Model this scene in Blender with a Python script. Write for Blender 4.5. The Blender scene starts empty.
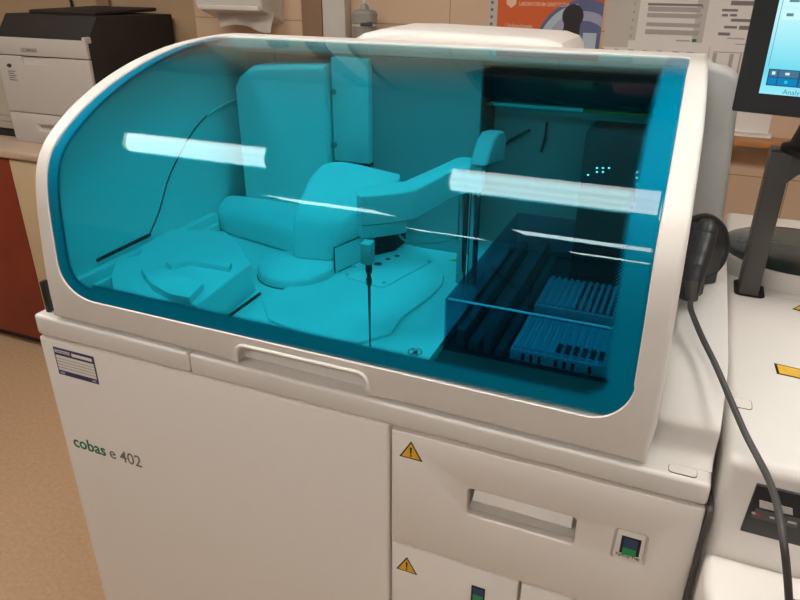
import bpy, bmesh, math, random
from mathutils import Vector, Matrix
random.seed(4)
C = bpy.context.scene.collection
PI = math.pi
# ------------------------------------------------------------------ camera model (measured vanishing points, 800x600 frame)
F = 691.033
RW = Matrix(((0.92185109, 0.38751944, 0.00438751), (0.17149548, -0.39775745, -0.90132032), (-0.34753398, 0.83163555, -0.43313097)))  # world -> (right, down, forward)
CAM = Vector((0.91354814, -0.67645096, 0.53481286))
def un(u, v, axis, val):
    """the point of the place, on the plane axis = val, that the photograph shows at (u, v)"""
    d = RW.transposed() @ Vector((u - 400, v - 300, F))
    return CAM + d * ((val - CAM[axis]) / d[axis])
FLOOR = -1.0
CEIL = 1.7
WALL = 1.75
# ------------------------------------------------------------------ materials
def lin(c):
    return tuple(((x / 255) / 12.92 if x / 255 <= .04045 else ((x / 255 + .055) / 1.055) ** 2.4) for x in c)
def nd(nt, kind, **kw):
    n = nt.nodes.new(kind)
    for k, v in kw.items(): setattr(n, k, v)
    return n
def mat(name, col, rough=.5, metal=0, var=.04, scale=30, bump=0, spec=.5, srgb=False):
    if srgb: col = lin(col)
    m = bpy.data.materials.new(name); m.use_nodes = True; nt = m.node_tree
    b = nt.nodes['Principled BSDF']
    b.inputs['Roughness'].default_value = rough; b.inputs['Metallic'].default_value = metal
    b.inputs['Specular IOR Level'].default_value = spec
    tc = nd(nt, 'ShaderNodeTexCoord'); nz = nd(nt, 'ShaderNodeTexNoise'); nz.inputs['Scale'].default_value = scale; nz.inputs['Detail'].default_value = 4
    nt.links.new(tc.outputs['Object'], nz.inputs['Vector'])
    mx = nd(nt, 'ShaderNodeMix', data_type='RGBA')
    mx.inputs['A'].default_value = (*[x * (1 - var) for x in col], 1); mx.inputs['B'].default_value = (*[min(1, x * (1 + var)) for x in col], 1)
    nt.links.new(nz.outputs['Fac'], mx.inputs['Factor']); nt.links.new(mx.outputs['Result'], b.inputs['Base Color'])
    if bump:
        bp = nd(nt, 'ShaderNodeBump'); bp.inputs['Strength'].default_value = bump; bp.inputs['Distance'].default_value = .002
        nt.links.new(nz.outputs['Fac'], bp.inputs['Height']); nt.links.new(bp.outputs['Normal'], b.inputs['Normal'])
    return m
def emit(name, col, s):
    m = bpy.data.materials.new(name); m.use_nodes = True; nt = m.node_tree; nt.nodes.clear()
    e = nd(nt, 'ShaderNodeEmission'); e.inputs['Color'].default_value = (*col, 1); e.inputs['Strength'].default_value = s
    o = nd(nt, 'ShaderNodeOutputMaterial'); nt.links.new(e.outputs[0], o.inputs[0]); return m
M = {}
M['white'] = mat('white_plastic', (.74, .70, .65), .38, var=.015, scale=60)
M['panel'] = mat('panel_plastic', (.775, .72, .66), .42, var=.015, scale=60)
M['inner'] = mat('interior_plastic', (.76, .76, .74), .45, var=.02, scale=60)
M['inner_grey'] = mat('interior_grey', (.11, .115, .12), .5, var=.04)
M['inner_dark'] = mat('interior_dark', (.035, .04, .045), .5, var=.1)
M['back_mid'] = mat('interior_back', (.36, .37, .37), .55, var=.03)
M['lavender'] = mat('lavender_grey', (.60, .45, .45), .5)
M['black'] = mat('black_plastic', (.02, .02, .021), .4, var=.1)
M['blackmatte'] = mat('black_rubber', (.012, .012, .013), .6, var=.1)
M['gap'] = mat('dark_gap', (.06, .05, .045), .8)
M['charcoal'] = mat('charcoal_metal', (.075, .07, .066), .4, var=.06, metal=.0)
M['chrome'] = mat('dark_chrome', (.35, .36, .37), .2, metal=1)
M['steel'] = mat('steel', (.55, .55, .56), .3, metal=1)
M['cord'] = mat('grey_cord', (.055, .051, .049), .5)
M['yellow'] = mat('warning_yellow', (.83, .47, .02), .5)
M['ink'] = mat('black_ink', (.015, .013, .012), .6)
M['navy'] = mat('navy_ink', (.035, .035, .11), .6)
M['paperwhite'] = mat('paper_white', (.78, .73, .68), .7, var=.03)
M['line'] = mat('grey_print', (.22, .19, .18), .7)
M['linelight'] = mat('pale_print', (.43, .39, .36), .7, var=.12, scale=90)
M['green'] = mat('green_ink', (.01, .16, .07), .6)
M['greyink'] = mat('grey_ink', (.16, .14, .13), .6)
M['red'] = mat('red_ink', (.5, .03, .03), .6)
M['bluekey'] = mat('blue_key', (.02, .05, .13), .4)
M['greenkey'] = mat('green_key', (.01, .30, .10), .4)
M['printer_light'] = mat('printer_light_grey', (.50, .455, .41), .45, var=.02)
M['printer_dark'] = mat('printer_dark', (.030, .024, .021), .65, var=.08, bump=.1, scale=300, spec=.2)
M['beige'] = mat('beige_case', (.45, .40, .32), .5)
M['grey'] = mat('mid_grey', (.30, .28, .25), .5)
M['column'] = mat('column_grey', (.60, .60, .58), .45, var=.02)
M['worktop'] = mat('laminate_worktop', (.50, .36, .26), .4, var=.10, scale=45)
M['redwood'] = mat('cherry_laminate', (.20, .030, .012), .45, var=.25, scale=7)
M['cream'] = mat('cream_laminate', (.56, .42, .25), .5)
M['plinth'] = mat('plinth', (.035, .022, .016), .6)
M['wood'] = mat('orange_wood', (.40, .18, .075), .45, var=.2, scale=12)
M['woodedge'] = mat('wood_edge', (.50, .22, .07), .4, var=.2, scale=18)
M['orange'] = mat('poster_orange', (.66, .12, .025), .5, var=.03)
M['peach'] = mat('poster_pale_type', (.80, .55, .42), .6)
M['pblue'] = mat('poster_blue', (.11, .13, .26), .5)
M['plilac'] = mat('poster_lilac', (.36, .36, .50), .5)
M['ppale'] = mat('poster_pale', (.45, .55, .60), .5)
M['pdark'] = mat('poster_dark', (.022, .018, .022), .5)
M['sleeve'] = mat('plastic_sleeve', (.56, .51, .45), .3, var=.05, scale=25)
M['trunk'] = mat('trunking', (.58, .54, .49), .5)
M['brownstrip'] = mat('brown_strip', (.27, .165, .10), .6)
M['dispenser'] = mat('dispenser_plastic', (.66, .62, .56), .35)
M['tissue'] = mat('tissue', (.74, .69, .64), .9)
M['ceil'] = mat('ceiling_paint', (.70, .66, .60), .9)
M['maroon'] = mat('maroon_card', (.16, .03, .04), .6)
M['blocker'] = mat('dark_blocker', (.045, .040, .038), .7)
M['rear'] = mat('rear_room_paint', (.13, .11, .09), .9)
M['sidewall'] = mat('side_room_paint', (.45, .36, .27), .9)
M['lcd'] = mat('lcd_pale', (.50, .46, .43), .4)
M['domeglass'] = None
M['orangemirrored'] = mat('amber_mirrored_edge', (.50, .20, .05), .5)
M['bluetray'] = mat('tray_plastic', (.72, .72, .70), .5, var=.04)
M['blueedge'] = mat('hood_edge', (.30, .60, .75), .3)

def tiles():
    m = bpy.data.materials.new('wall_tiles'); m.use_nodes = True; nt = m.node_tree; b = nt.nodes['Principled BSDF']
    tc = nd(nt, 'ShaderNodeTexCoord'); mp = nd(nt, 'ShaderNodeMapping'); mp.vector_type = 'POINT'
    mp.inputs['Rotation'].default_value = (-PI / 2, 0, 0)
    mp.inputs['Location'].default_value = (.30 + .38 * 20, .06 + .2075 * 20, 0)
    br = nd(nt, 'ShaderNodeTexBrick'); br.offset = 0; br.squash = 1
    br.inputs['Scale'].default_value = 1; br.inputs['Brick Width'].default_value = .38; br.inputs['Row Height'].default_value = .2075
    br.inputs['Mortar Size'].default_value = .0022; br.inputs['Mortar Smooth'].default_value = .3
    br.inputs['Color1'].default_value = (.64, .455, .31, 1); br.inputs['Color2'].default_value = (.67, .48, .325, 1); br.inputs['Mortar'].default_value = (.38, .26, .17, 1)
    nt.links.new(tc.outputs['Object'], mp.inputs['Vector']); nt.links.new(mp.outputs[0], br.inputs['Vector'])
    nt.links.new(br.outputs['Color'], b.inputs['Base Color']); b.inputs['Roughness'].default_value = .45
    return m
M['tiles'] = tiles()
M['wallpaint'] = mat('wall_paint', (.43, .29, .17), .8, var=.03, scale=8)
def lino():
    m = bpy.data.materials.new('mottled_linoleum'); m.use_nodes = True; nt = m.node_tree; b = nt.nodes['Principled BSDF']
    tc = nd(nt, 'ShaderNodeTexCoord'); n1 = nd(nt, 'ShaderNodeTexNoise'); n1.inputs['Scale'].default_value = 75; n1.inputs['Detail'].default_value = 6; n1.inputs['Roughness'].default_value = .7
    r = nd(nt, 'ShaderNodeValToRGB'); r.color_ramp.elements[0].position = .35; r.color_ramp.elements[1].position = .68
    r.color_ramp.elements[0].color = (.42, .27, .155, 1); r.color_ramp.elements[1].color = (.52, .345, .205, 1)
    nt.links.new(tc.outputs['Object'], n1.inputs['Vector']); nt.links.new(n1.outputs['Fac'], r.inputs['Fac']); nt.links.new(r.outputs[0], b.inputs['Base Color'])
    b.inputs['Roughness'].default_value = .5; return m
M['lino'] = lino()

def thin_glass(name, T, f0=.045, rough=.0, frit=None):
    """clear tinted sheet: each surface filters by T and mirrors a little (Schlick on the facing angle)"""
    m = bpy.data.materials.new(name); m.use_nodes = True; nt = m.node_tree; nt.nodes.clear(); L = nt.links.new
    lw = nd(nt, 'ShaderNodeLayerWeight'); lw.inputs['Blend'].default_value = .5
    pw = nd(nt, 'ShaderNodeMath', operation='POWER'); pw.inputs[1].default_value = 5; L(lw.outputs['Facing'], pw.inputs[0])
    ma = nd(nt, 'ShaderNodeMath', operation='MULTIPLY_ADD'); ma.inputs[1].default_value = 1 - f0; ma.inputs[2].default_value = f0; L(pw.outputs[0], ma.inputs[0])
    tr = nd(nt, 'ShaderNodeBsdfTransparent'); tr.inputs[0].default_value = (*T, 1)
    gl = nd(nt, 'ShaderNodeBsdfGlossy'); gl.inputs['Roughness'].default_value = rough
    base = tr
    if frit:
        at = nd(nt, 'ShaderNodeAttribute', attribute_name='frit')
        uv = nd(nt, 'ShaderNodeUVMap'); uv.uv_map = 'UVMap'
        vo = nd(nt, 'ShaderNodeTexVoronoi', voronoi_dimensions='2D'); vo.inputs['Scale'].default_value = 330; vo.inputs['Randomness'].default_value = 0
        mp = nd(nt, 'ShaderNodeMapping'); mp.inputs['Rotation'].default_value = (0, 0, PI / 4)
        L(uv.outputs[0], mp.inputs[0]); L(mp.outputs[0], vo.inputs['Vector'])
        lt = nd(nt, 'ShaderNodeMath', operation='LESS_THAN'); L(vo.outputs['Distance'], lt.inputs[0]); L(at.outputs['Fac'], lt.inputs[1])
        df = nd(nt, 'ShaderNodeBsdfDiffuse'); df.inputs[0].default_value = (*frit, 1)
        mx0 = nd(nt, 'ShaderNodeMixShader'); L(lt.outputs[0], mx0.inputs[0]); L(tr.outputs[0], mx0.inputs[1]); L(df.outputs[0], mx0.inputs[2]); base = mx0
    mx = nd(nt, 'ShaderNodeMixShader'); L(ma.outputs[0], mx.inputs[0]); L(base.outputs[0], mx.inputs[1]); L(gl.outputs[0], mx.inputs[2])
    o = nd(nt, 'ShaderNodeOutputMaterial'); L(mx.outputs[0], o.inputs[0]); return m
M['teal'] = thin_glass('teal_acrylic', (.33, .835, .905), .026, frit=(.0, .185, .31))
M['hood'] = thin_glass('dark_blue_acrylic', (.37, .73, .83), .022)
def domeglass():
    m = bpy.data.materials.new('smoked_dome'); m.use_nodes = True; nt = m.node_tree; b = nt.nodes['Principled BSDF']
    tc = nd(nt, 'ShaderNodeTexCoord'); n = nd(nt, 'ShaderNodeTexNoise'); n.inputs['Scale'].default_value = 14
    r = nd(nt, 'ShaderNodeValToRGB'); e = r.color_ramp.elements
    e[0].color = (.022, .050, .066, 1); e[1].color = (.075, .095, .075, 1); e[0].position = .35; e[1].position = .7  # reflections in the glass painted as blue and olive blotches
    nt.links.new(tc.outputs['Object'], n.inputs['Vector']); nt.links.new(n.outputs['Fac'], r.inputs[0]); nt.links.new(r.outputs[0], b.inputs['Base Color'])
    b.inputs['Roughness'].default_value = .15; b.inputs['Specular IOR Level'].default_value = .25; return m
M['domeglass'] = domeglass()

# ------------------------------------------------------------------ mesh helpers
class MB:
    """collects shapes; build() links them as ONE mesh object"""
    def __init__(s): s.bm = bmesh.new(); s.mi = 0
    def add(s, t):
        for f in t.faces: f.material_index = s.mi
        me = bpy.data.meshes.new('t'); t.to_mesh(me); t.free(); s.bm.from_mesh(me); bpy.data.meshes.remove(me); return s
    def m(s, i): s.mi = i; return s
    def box(s, x0, x1, y0, y1, z0, z1, bev=0, seg=2, mx=None):
        t = bmesh.new(); bmesh.ops.create_cube(t, size=1)
        for v in t.verts: v.co = Vector(((x0 + x1) / 2 + v.co.x * (x1 - x0), (y0 + y1) / 2 + v.co.y * (y1 - y0), (z0 + z1) / 2 + v.co.z * (z1 - z0)))
        if bev: bmesh.ops.bevel(t, geom=t.edges[:], offset=bev, segments=seg, profile=.5, affect='EDGES', clamp_overlap=True)
        if mx: bmesh.ops.transform(t, matrix=mx, verts=t.verts)
        return s.add(t)
    def hull(s, pts, bev=0, seg=3):
        t = bmesh.new()
        for p in pts: t.verts.new(p)
        r = bmesh.ops.convex_hull(t, input=t.verts[:])
        for v in [v for v in t.verts if not v.link_faces]: t.verts.remove(v)
        bmesh.ops.dissolve_limit(t, angle_limit=.03, verts=t.verts[:], edges=t.edges[:])
        bmesh.ops.recalc_face_normals(t, faces=t.faces[:])
        if bev: bmesh.ops.bevel(t, geom=t.edges[:], offset=bev, segments=seg, profile=.5, affect='EDGES', clamp_overlap=True)
        return s.add(t)
    def prism(s, pts, h0, h1, axis=2, bev=0, seg=2, only=None):
        """closed polygon of (a, b) extruded along axis from h0 to h1"""
        def P(a, b, h): return Vector(((h, a, b), (a, h, b), (a, b, h))[axis])
        t = bmesh.new(); A = [t.verts.new(P(a, b, h0)) for a, b in pts]; B = [t.verts.new(P(a, b, h1)) for a, b in pts]; n = len(pts)
        t.faces.new(A); t.faces.new(B)
        for i in range(n): t.faces.new((A[i], A[(i + 1) % n], B[(i + 1) % n], B[i]))
        bmesh.ops.recalc_face_normals(t, faces=t.faces[:])
        if bev:
            bs = set(B); as_ = set(A)
            es = [e for e in t.edges if (only != 'low' and e.verts[0] in bs and e.verts[1] in bs) or (only != 'high' and e.verts[0] in as_ and e.verts[1] in as_)]
            bmesh.ops.bevel(t, geom=es, offset=bev, segments=seg, profile=.5, affect='EDGES', clamp_overlap=True)
        return s.add(t)
    def lathe(s, prof, c=(0, 0, 0), n=40, mx=None):
        t = bmesh.new(); rings = []
        for r, z in prof:
            rings.append([t.verts.new((c[0] + r * math.cos(2 * PI * k / n), c[1] + r * math.sin(2 * PI * k / n), c[2] + z)) for k in range(n)] if r > 1e-6 else [t.verts.new((c[0], c[1], c[2] + z))])
        for a, b in zip(rings, rings[1:]):
            for k in range(n):
                q = [a[k % len(a)], a[(k + 1) % len(a)], b[(k + 1) % len(b)], b[k % len(b)]]
                q = list(dict.fromkeys(q))
                if len(q) > 2: t.faces.new(q)
        if len(rings[0]) > 2: t.faces.new(rings[0])
        if len(rings[-1]) > 2: t.faces.new(rings[-1])
        bmesh.ops.recalc_face_normals(t, faces=t.faces[:])
        if mx: bmesh.ops.transform(t, matrix=mx, verts=t.verts)
        return s.add(t)
    def tube(s, pts, r, n=10, smooth=True, closed=False):
        P = [Vector(p) for p in pts]
        if smooth and len(P) > 2:
            Q = [2 * P[0] - P[1]] + P + [2 * P[-1] - P[-2]]; D = []
            for i in range(1, len(Q) - 2):
                for k in range(6):
                    u = k / 6; a, b, c, d = Q[i - 1], Q[i], Q[i + 1], Q[i + 2]
                    D.append(.5 * ((2 * b) + (c - a) * u + (2 * a - 5 * b + 4 * c - d) * u * u + (3 * b - a - 3 * c + d) * u ** 3))
            D.append(P[-1]); P = D
        t = bmesh.new(); rings = []; up = None
        for i, p in enumerate(P):
            d = (P[min(i + 1, len(P) - 1)] - P[max(i - 1, 0)]).normalized()
            if up is None: up = d.orthogonal().normalized()
            up = (up - d * up.dot(d)).normalized(); w = d.cross(up)
            rr = r[i * (len(r) - 1) // max(1, len(P) - 1)] if isinstance(r, (list, tuple)) else r
            rings.append([t.verts.new(p + rr * (math.cos(2 * PI * k / n) * up + math.sin(2 * PI * k / n) * w)) for k in range(n)])
        for a, b in zip(rings, rings[1:]):
            for k in range(n): t.faces.new((a[k], a[(k + 1) % n], b[(k + 1) % n], b[k]))
        t.faces.new(rings[0]); t.faces.new(rings[-1]); bmesh.ops.recalc_face_normals(t, faces=t.faces[:])
        return s.add(t)
    def cyl(s, a, b, r, n=24): return s.tube([a, b], r, n, smooth=False)
    def build(s, name, mats, parent=None, angle=35):
        me = bpy.data.meshes.new(name); s.bm.to_mesh(me); s.bm.free()
        for m_ in (mats if isinstance(mats, (list, tuple)) else [mats]): me.materials.append(M[m_] if isinstance(m_, str) else m_)
        me.polygons.foreach_set('use_smooth', [True] * len(me.polygons)); me.set_sharp_from_angle(angle=math.radians(angle))
        o = bpy.data.objects.new(name, me); C.objects.link(o)
        if parent: put(o, parent)
        return o
def worldmat(o):
    m = Matrix.Translation(o.location) @ o.rotation_euler.to_matrix().to_4x4()
    return (worldmat(o.parent) @ o.matrix_parent_inverse @ m) if o.parent else m
def put(o, parent):
    o.parent = parent; o.matrix_parent_inverse = worldmat(parent).inverted()
def tag(o, label, cat, group=None):
    o['label'] = label; o['category'] = cat
    if group: o['group'] = group
    return o
def thing(name, label, cat, loc=(0, 0, 0), group=None):
    o = bpy.data.objects.new(name, None); o.empty_display_size = .05; o.location = loc; C.objects.link(o)
    return tag(o, label, cat, group)
def struct(name, mb, m):
    o = mb.build(name, m); o['kind'] = 'structure'; return o
def cut(o, cutters, bev=.0):
    """subtract cutter meshes from a part, then round the edges a little"""
    tmp = []
    for mb in cutters:
        c = mb.build('cutter', 'gap'); tmp.append(c)
        md = o.modifiers.new('b', 'BOOLEAN'); md.object = c; md.operation = 'DIFFERENCE'; md.solver = 'EXACT'
    if bev:
        md = o.modifiers.new('v', 'BEVEL'); md.width = bev; md.segments = 3; md.limit_method = 'ANGLE'; md.angle_limit = math.radians(50)
    dg = bpy.context.evaluated_depsgraph_get(); dg.update()
    me = bpy.data.meshes.new_from_object(o.evaluated_get(dg)); o.modifiers.clear()
    old = o.data; o.data = me; me.name = o.name; bpy.data.meshes.remove(old)
    for c in tmp:
        d = c.data; bpy.data.objects.remove(c); bpy.data.meshes.remove(d)
    me.polygons.foreach_set('use_smooth', [True] * len(me.polygons)); me.set_sharp_from_angle(angle=math.radians(35))
    return o
def textmesh(s, size, mx, bold=0, extr=.0002, align='LEFT'):
    cu = bpy.data.curves.new('t', 'FONT'); cu.body = s; cu.size = size; cu.extrude = extr; cu.offset = bold; cu.align_x = align; cu.resolution_u = 3
    o = bpy.data.objects.new('t', cu); C.objects.link(o)
    dg = bpy.context.evaluated_depsgraph_get(); dg.update()
    me = bpy.data.meshes.new_from_object(o.evaluated_get(dg)); bpy.data.objects.remove(o); bpy.data.curves.remove(cu)
    t = bmesh.new(); t.from_mesh(me); bpy.data.meshes.remove(me); bmesh.ops.transform(t, matrix=mx, verts=t.verts); return t
def front(x, y, z): return Matrix.Translation((x, y, z)) @ Matrix.Rotation(PI / 2, 4, 'X')      # text plane facing the viewer (-y)
def rrect(x0, x1, z0, z1, r, n=6):
    out = []
    for cx, cz, a in ((x1 - r, z1 - r, 0), (x0 + r, z1 - r, 90), (x0 + r, z0 + r, 180), (x1 - r, z0 + r, 270)):
        for k in range(n + 1):
            t = math.radians(a + 90 * k / n); out.append((cx + r * math.cos(t), cz + r * math.sin(t)))
    return out

# ================================================================== THE ROOM
struct('floor', MB().box(-3.6, 3.6, -5.6, WALL + .1, FLOOR - .1, FLOOR), 'lino')
struct('ceiling', MB().box(-3.6, 3.6, -5.6, WALL + .1, CEIL, CEIL + .1), 'ceil')
XP = un(195, 15, 1, WALL).x
struct('wall_back', MB().box(XP, 3.6, WALL, WALL + .1, FLOOR, CEIL), 'tiles')
struct('wall_back_left', MB().box(-3.6, XP - .001, WALL + .05, WALL + .1, FLOOR, CEIL), 'wallpaint')
struct('wall_left', MB().box(-3.7, -3.6, -5.6, WALL + .1, FLOOR, CEIL), 'sidewall')
struct('wall_right', MB().box(3.6, 3.7, -5.6, WALL + .1, FLOOR, CEIL), 'sidewall')
struct('reflection_blocker', MB().box(-3.2, 3.2, -1.60, -1.50, FLOOR, -.10, .005), 'blocker')  # added unseen behind the camera to darken the floor reflection in the lid
struct('wall_rear', MB().box(-3.6, 3.6, -5.7, -5.6, FLOOR, CEIL), 'rear')
a, b = un(302, 20, 1, WALL - .012), un(322, 20, 1, WALL - .012)
struct('wall_strip', MB().box(a.x, b.x, WALL - .012, WALL, FLOOR + .0, CEIL), 'brownstrip')  # darker brown strip running the full height of the wall
a, b = un(322.5, 20, 1, WALL - .05), un(345, 20, 1, WALL - .05)
struct('trim_2', MB().box(a.x, b.x, WALL - .05, WALL, FLOOR, CEIL, .004), 'trunk')
a = un(90, 8, 1, WALL - .02)
struct('trim_3', MB().box(a.x - .012, a.x + .055, WALL + .03, WALL + .05, FLOOR, CEIL, .003), 'brownstrip')

# ------------------------------------------------------------------ ceiling lights (seen mirrored in the lid)
def lampmat():
    m = bpy.data.materials.new('lamp_diffuser'); m.use_nodes = True; nt = m.node_tree; nt.nodes.clear(); L = nt.links.new
    tc = nd(nt, 'ShaderNodeTexCoord'); sx = nd(nt, 'ShaderNodeSeparateXYZ'); L(tc.outputs['Object'], sx.inputs[0])
    w = nd(nt, 'ShaderNodeMath', operation='MULTIPLY'); w.inputs[1].default_value = 2 * PI / .13; L(sx.outputs['Y'], w.inputs[0])
    s_ = nd(nt, 'ShaderNodeMath', operation='COSINE'); L(w.outputs[0], s_.inputs[0])
    k = nd(nt, 'ShaderNodeMath', operation='MULTIPLY_ADD'); k.inputs[1].default_value = LAMP * .12; k.inputs[2].default_value = LAMP; L(s_.outputs[0], k.inputs[0])
    e = nd(nt, 'ShaderNodeEmission'); e.inputs[0].default_value = (1, .965, .92, 1); L(k.outputs[0], e.inputs[1])
    o = nd(nt, 'ShaderNodeOutputMaterial'); L(e.outputs[0], o.inputs[0]); return m
LAMP = 12.0
M['lamp'] = lampmat()
proto = None
for ry, yc in enumerate((.03, -2.10, -4.4)):
    for rx, xc in enumerate((-2.10, -.785, .545, 1.86)):
        if ry and not rx: continue
        lab = 'recessed fluorescent ceiling light panel in a white frame'
        if proto is None:
            proto = thing('ceiling_light', lab, 'ceiling light', (xc, yc, CEIL), 'ceiling light panels')
            f = MB()
            for q in ((-.355, .355, -.25, -.215), (-.355, .355, .215, .25), (-.355, -.32, -.215, .215), (.32, .355, -.215, .215)): f.box(*q, -.03, -.001, .003)
            fo = f.build('frame', 'ceil'); fo.parent = proto
            do = MB().box(-.3195, .3195, -.2145, .2145, -.012, -.002).build('diffuser', 'lamp'); do.parent = proto
        else:
            r = proto.copy(); r.location = (xc, yc, CEIL); C.objects.link(r)
            for ch in (fo, do):
                c_ = ch.copy(); C.objects.link(c_); c_.parent = r

# ================================================================== THE ANALYSER
AN = thing('laboratory_analyser', 'large white floor-standing laboratory analyser with a curved teal tinted lid', 'laboratory analyser', (.5, .45, FLOOR))
cut(MB().box(.004, .996, .014, .95, FLOOR + .001, .0, .003).build('cabinet_body', 'white', AN), [MB().box(.716, .876, 0, .095, -.122, -.058)])
# --- front door and its markings
door = MB().box(0, .6155, 0, .0138, -.92, -.0015, .0045, 3).build('front_door', 'panel', AN)
st = MB().m(0).box(.028, .1125, -.0006, .0, -.0655, -.0145)
st.m(1).box(.0305, .110, -.0009, -.0005, -.0565, -.0285)
for z in (-.034, -.0395, -.045, -.0505): st.m(2).box(.0305, .110, -.0011, -.0008, z - .0006, z)
st.m(1).box(.0305, .0625, -.0009, -.0005, -.0238, -.0185).box(.066, .108, -.0009, -.0005, -.0245, -.0190)
for k in range(11): st.m(0).box(.033 + k * .0028, .0342 + k * .0028, -.0011, -.0008, -.0232, -.0192)
st.m(3).box(.0325, .042, -.0009, -.0005, -.063, -.0595).box(.100, .108, -.0009, -.0005, -.063, -.0595)
o = st.build('asset_sticker', ['navy', 'paperwhite', 'greyink', 'plilac'], door); o['label'] = 'white sticker with navy bands and ruled lines'
tx = MB(); tx.m(0).add(textmesh('cobas', .0330, front(.021, -.0003, -.2135), .0005)); 
tx.m(1).add(textmesh('e 402', .0330, front(.1035, -.0003, -.2135), .0001))
o = tx.build('brand_lettering', ['green', 'greyink'], door)
# fit the lettering to the width measured on the door
xs = [v.co.x for v in o.data.vertices]; 
for p in range(2):
    vi = {i for f in o.data.polygons if f.material_index == p for i in f.vertices}
    lo = min(o.data.vertices[i].co.x for i in vi); hi = max(o.data.vertices[i].co.x for i in vi); A_, B_ = ((.0215, .0930), (.1020, .1695))[p]
    for i in vi: v = o.data.vertices[i]; v.co.x = A_ + (v.co.x - lo) / (hi - lo) * (B_ - A_)
# --- drawers
def warning(x, z, s, parent, y=-.0003):
    w = MB().m(0).prism([(x - s * .58, z), (x + s * .58, z), (x, z + s)], y, y + .0004, 1)
    w.m(1).prism([(x - s * .46, z + s * .07), (x + s * .46, z + s * .07), (x, z + s * .87)], y - .0003, y + .0001, 1)
    w.m(0).prism([(x - s * .055, z + s * .66), (x + s * .055, z + s * .66), (x + s * .03, z + s * .29), (x - s * .03, z + s * .29)], y - .0006, y - .0002, 1)
    w.prism([(x + s * .05 * math.cos(k * PI / 4), z + s * .19 + s * .05 * math.sin(k * PI / 4)) for k in range(8)], y - .0006, y - .0002, 1)
    return w.build('warning_sticker', ['ink', 'yellow'], parent)
d1 = MB().box(.6195, 1.0, 0, .0138, -.199, -.0060).build('drawer', 'panel', AN)
cut(d1, [MB().prism(rrect(.7265, .8655, -.111, -.068, .006), -.01, .02, 1), MB().prism(rrect(.911, .949, -.1125, -.0655, .005), -.01, .0065, 1)], .0022)
for q in (((.7245, .8675, .0135, .034, -.113, -.066)),): pass
hr = MB().box(.717, .875, .085, .090, -.119, -.060).box(.7195, .7255, .0139, .085, -.117, -.062).box(.8665, .8725, .0139, .085, -.117, -.062).hull([(.7255, .0139, -.112), (.8665, .0139, -.112), (.7255, .085, -.108), (.8665, .085, -.108), (.7255, .0139, -.117), (.8665, .0139, -.117), (.7255, .085, -.117), (.8665, .085, -.117)]).box(.7255, .8665, .0139, .085, -.068, -.062)
o = hr.build('handle_pocket', 'panel', d1)
hb = MB().prism([(.084, -.0682), (.016, -.0685), (.0015, -.0820), (.0005, -.0850), (.0020, -.0880), (.0060, -.0892), (.084, -.0850)], .7335, .8605, 0, .001)
hb.build('pull_handle', 'panel', d1)
bt = MB().m(0).prism(rrect(.9135, .9455, -.1085, -.0665, .003), .0005, .0075, 1, .0008)
bt.m(1).box(.9195, .9420, -.0002, .002, -.1005, -.0740).m(2).box(.9226, .9384, -.0012, .001, -.0905, -.0765).m(3).box(.9226, .9384, -.0012, .001, -.1012, -.0907)
bt.m(1).add(textmesh('Tip/Cup Tray', .0052, front(.9295, .0003, -.1058), .00005, align='CENTER'))
bt.build('push_button', ['white', 'ink', 'bluekey', 'greenkey'], d1)
warning(.6475, -.0455, .0285, d1)
d2 = MB().box(.6195, .8035, 0, .0138, -.50, -.2010, .0025, 2).build('drawer', 'panel', AN)
warning(.6435, -.2495, .0285, d2)
b2 = MB().m(0).prism(rrect(.735, .765, -.275, -.2285, .003), -.0004, .003, 1, .0003).m(1).box(.7405, .7600, -.0012, .002, -.262, -.233).m(2).box(.7435, .7575, -.0022, .001, -.2475, -.2355).m(3).box(.7435, .7575, -.0022, .001, -.262, -.248)
b2.build('push_button', ['panel', 'ink', 'bluekey', 'greenkey'], d2)
MB().box(.8075, 1.0, 0, .0138, -.50, -.2010, .0025, 2).build('drawer', 'panel', AN)
def slope(o):
    for v in o.data.vertices: v.co.z -= .0100 * v.co.x * (1 if v.co.z > .02 else .45)
# --- front trim strip below the lid, in two lengths
slope(MB().box(0, .2988, .0, .095, .0020, .0378, .0055, 4).build('front_trim', 'white', AN))
slope(MB().box(.3012, 1.0, .0, .095, .0020, .0378, .0055, 4).build('front_trim', 'white', AN))
MB().box(.002, .998, .02, .95, .0, .0270).build('cabinet_top', 'white', AN)
# --- raised shoulder at the right of the lid, with its plug
sh = [(.024, .0270), (.024, .0283)]
for k in range(7):
    t = math.radians(-90 + 95 * k / 6); sh.append((.026 + .016 * math.cos(t), .0443 + .016 * math.sin(t)))
sh += [(.0405, .062), (.0400, .0690), (.0420, .0740), (.0460, .0775), (.085, .1025), (.105, .1135), (.120, .1172), (.14, .1180), (.47, .1180), (.47, .0270)]
so = MB().prism(sh, .9235, 1.0, 0, .004, 3).build('side_shoulder', 'white', AN)
pl = MB().m(1).prism(rrect(.9540, .9845, .0060, .0215, .005), .0260, .0290, 2).m(0).prism(rrect(.9546, .9839, .0066, .0209, .0046), .0260, .0294, 2)
pl.build('cover_plug', ['white', 'gap'], AN)
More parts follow.
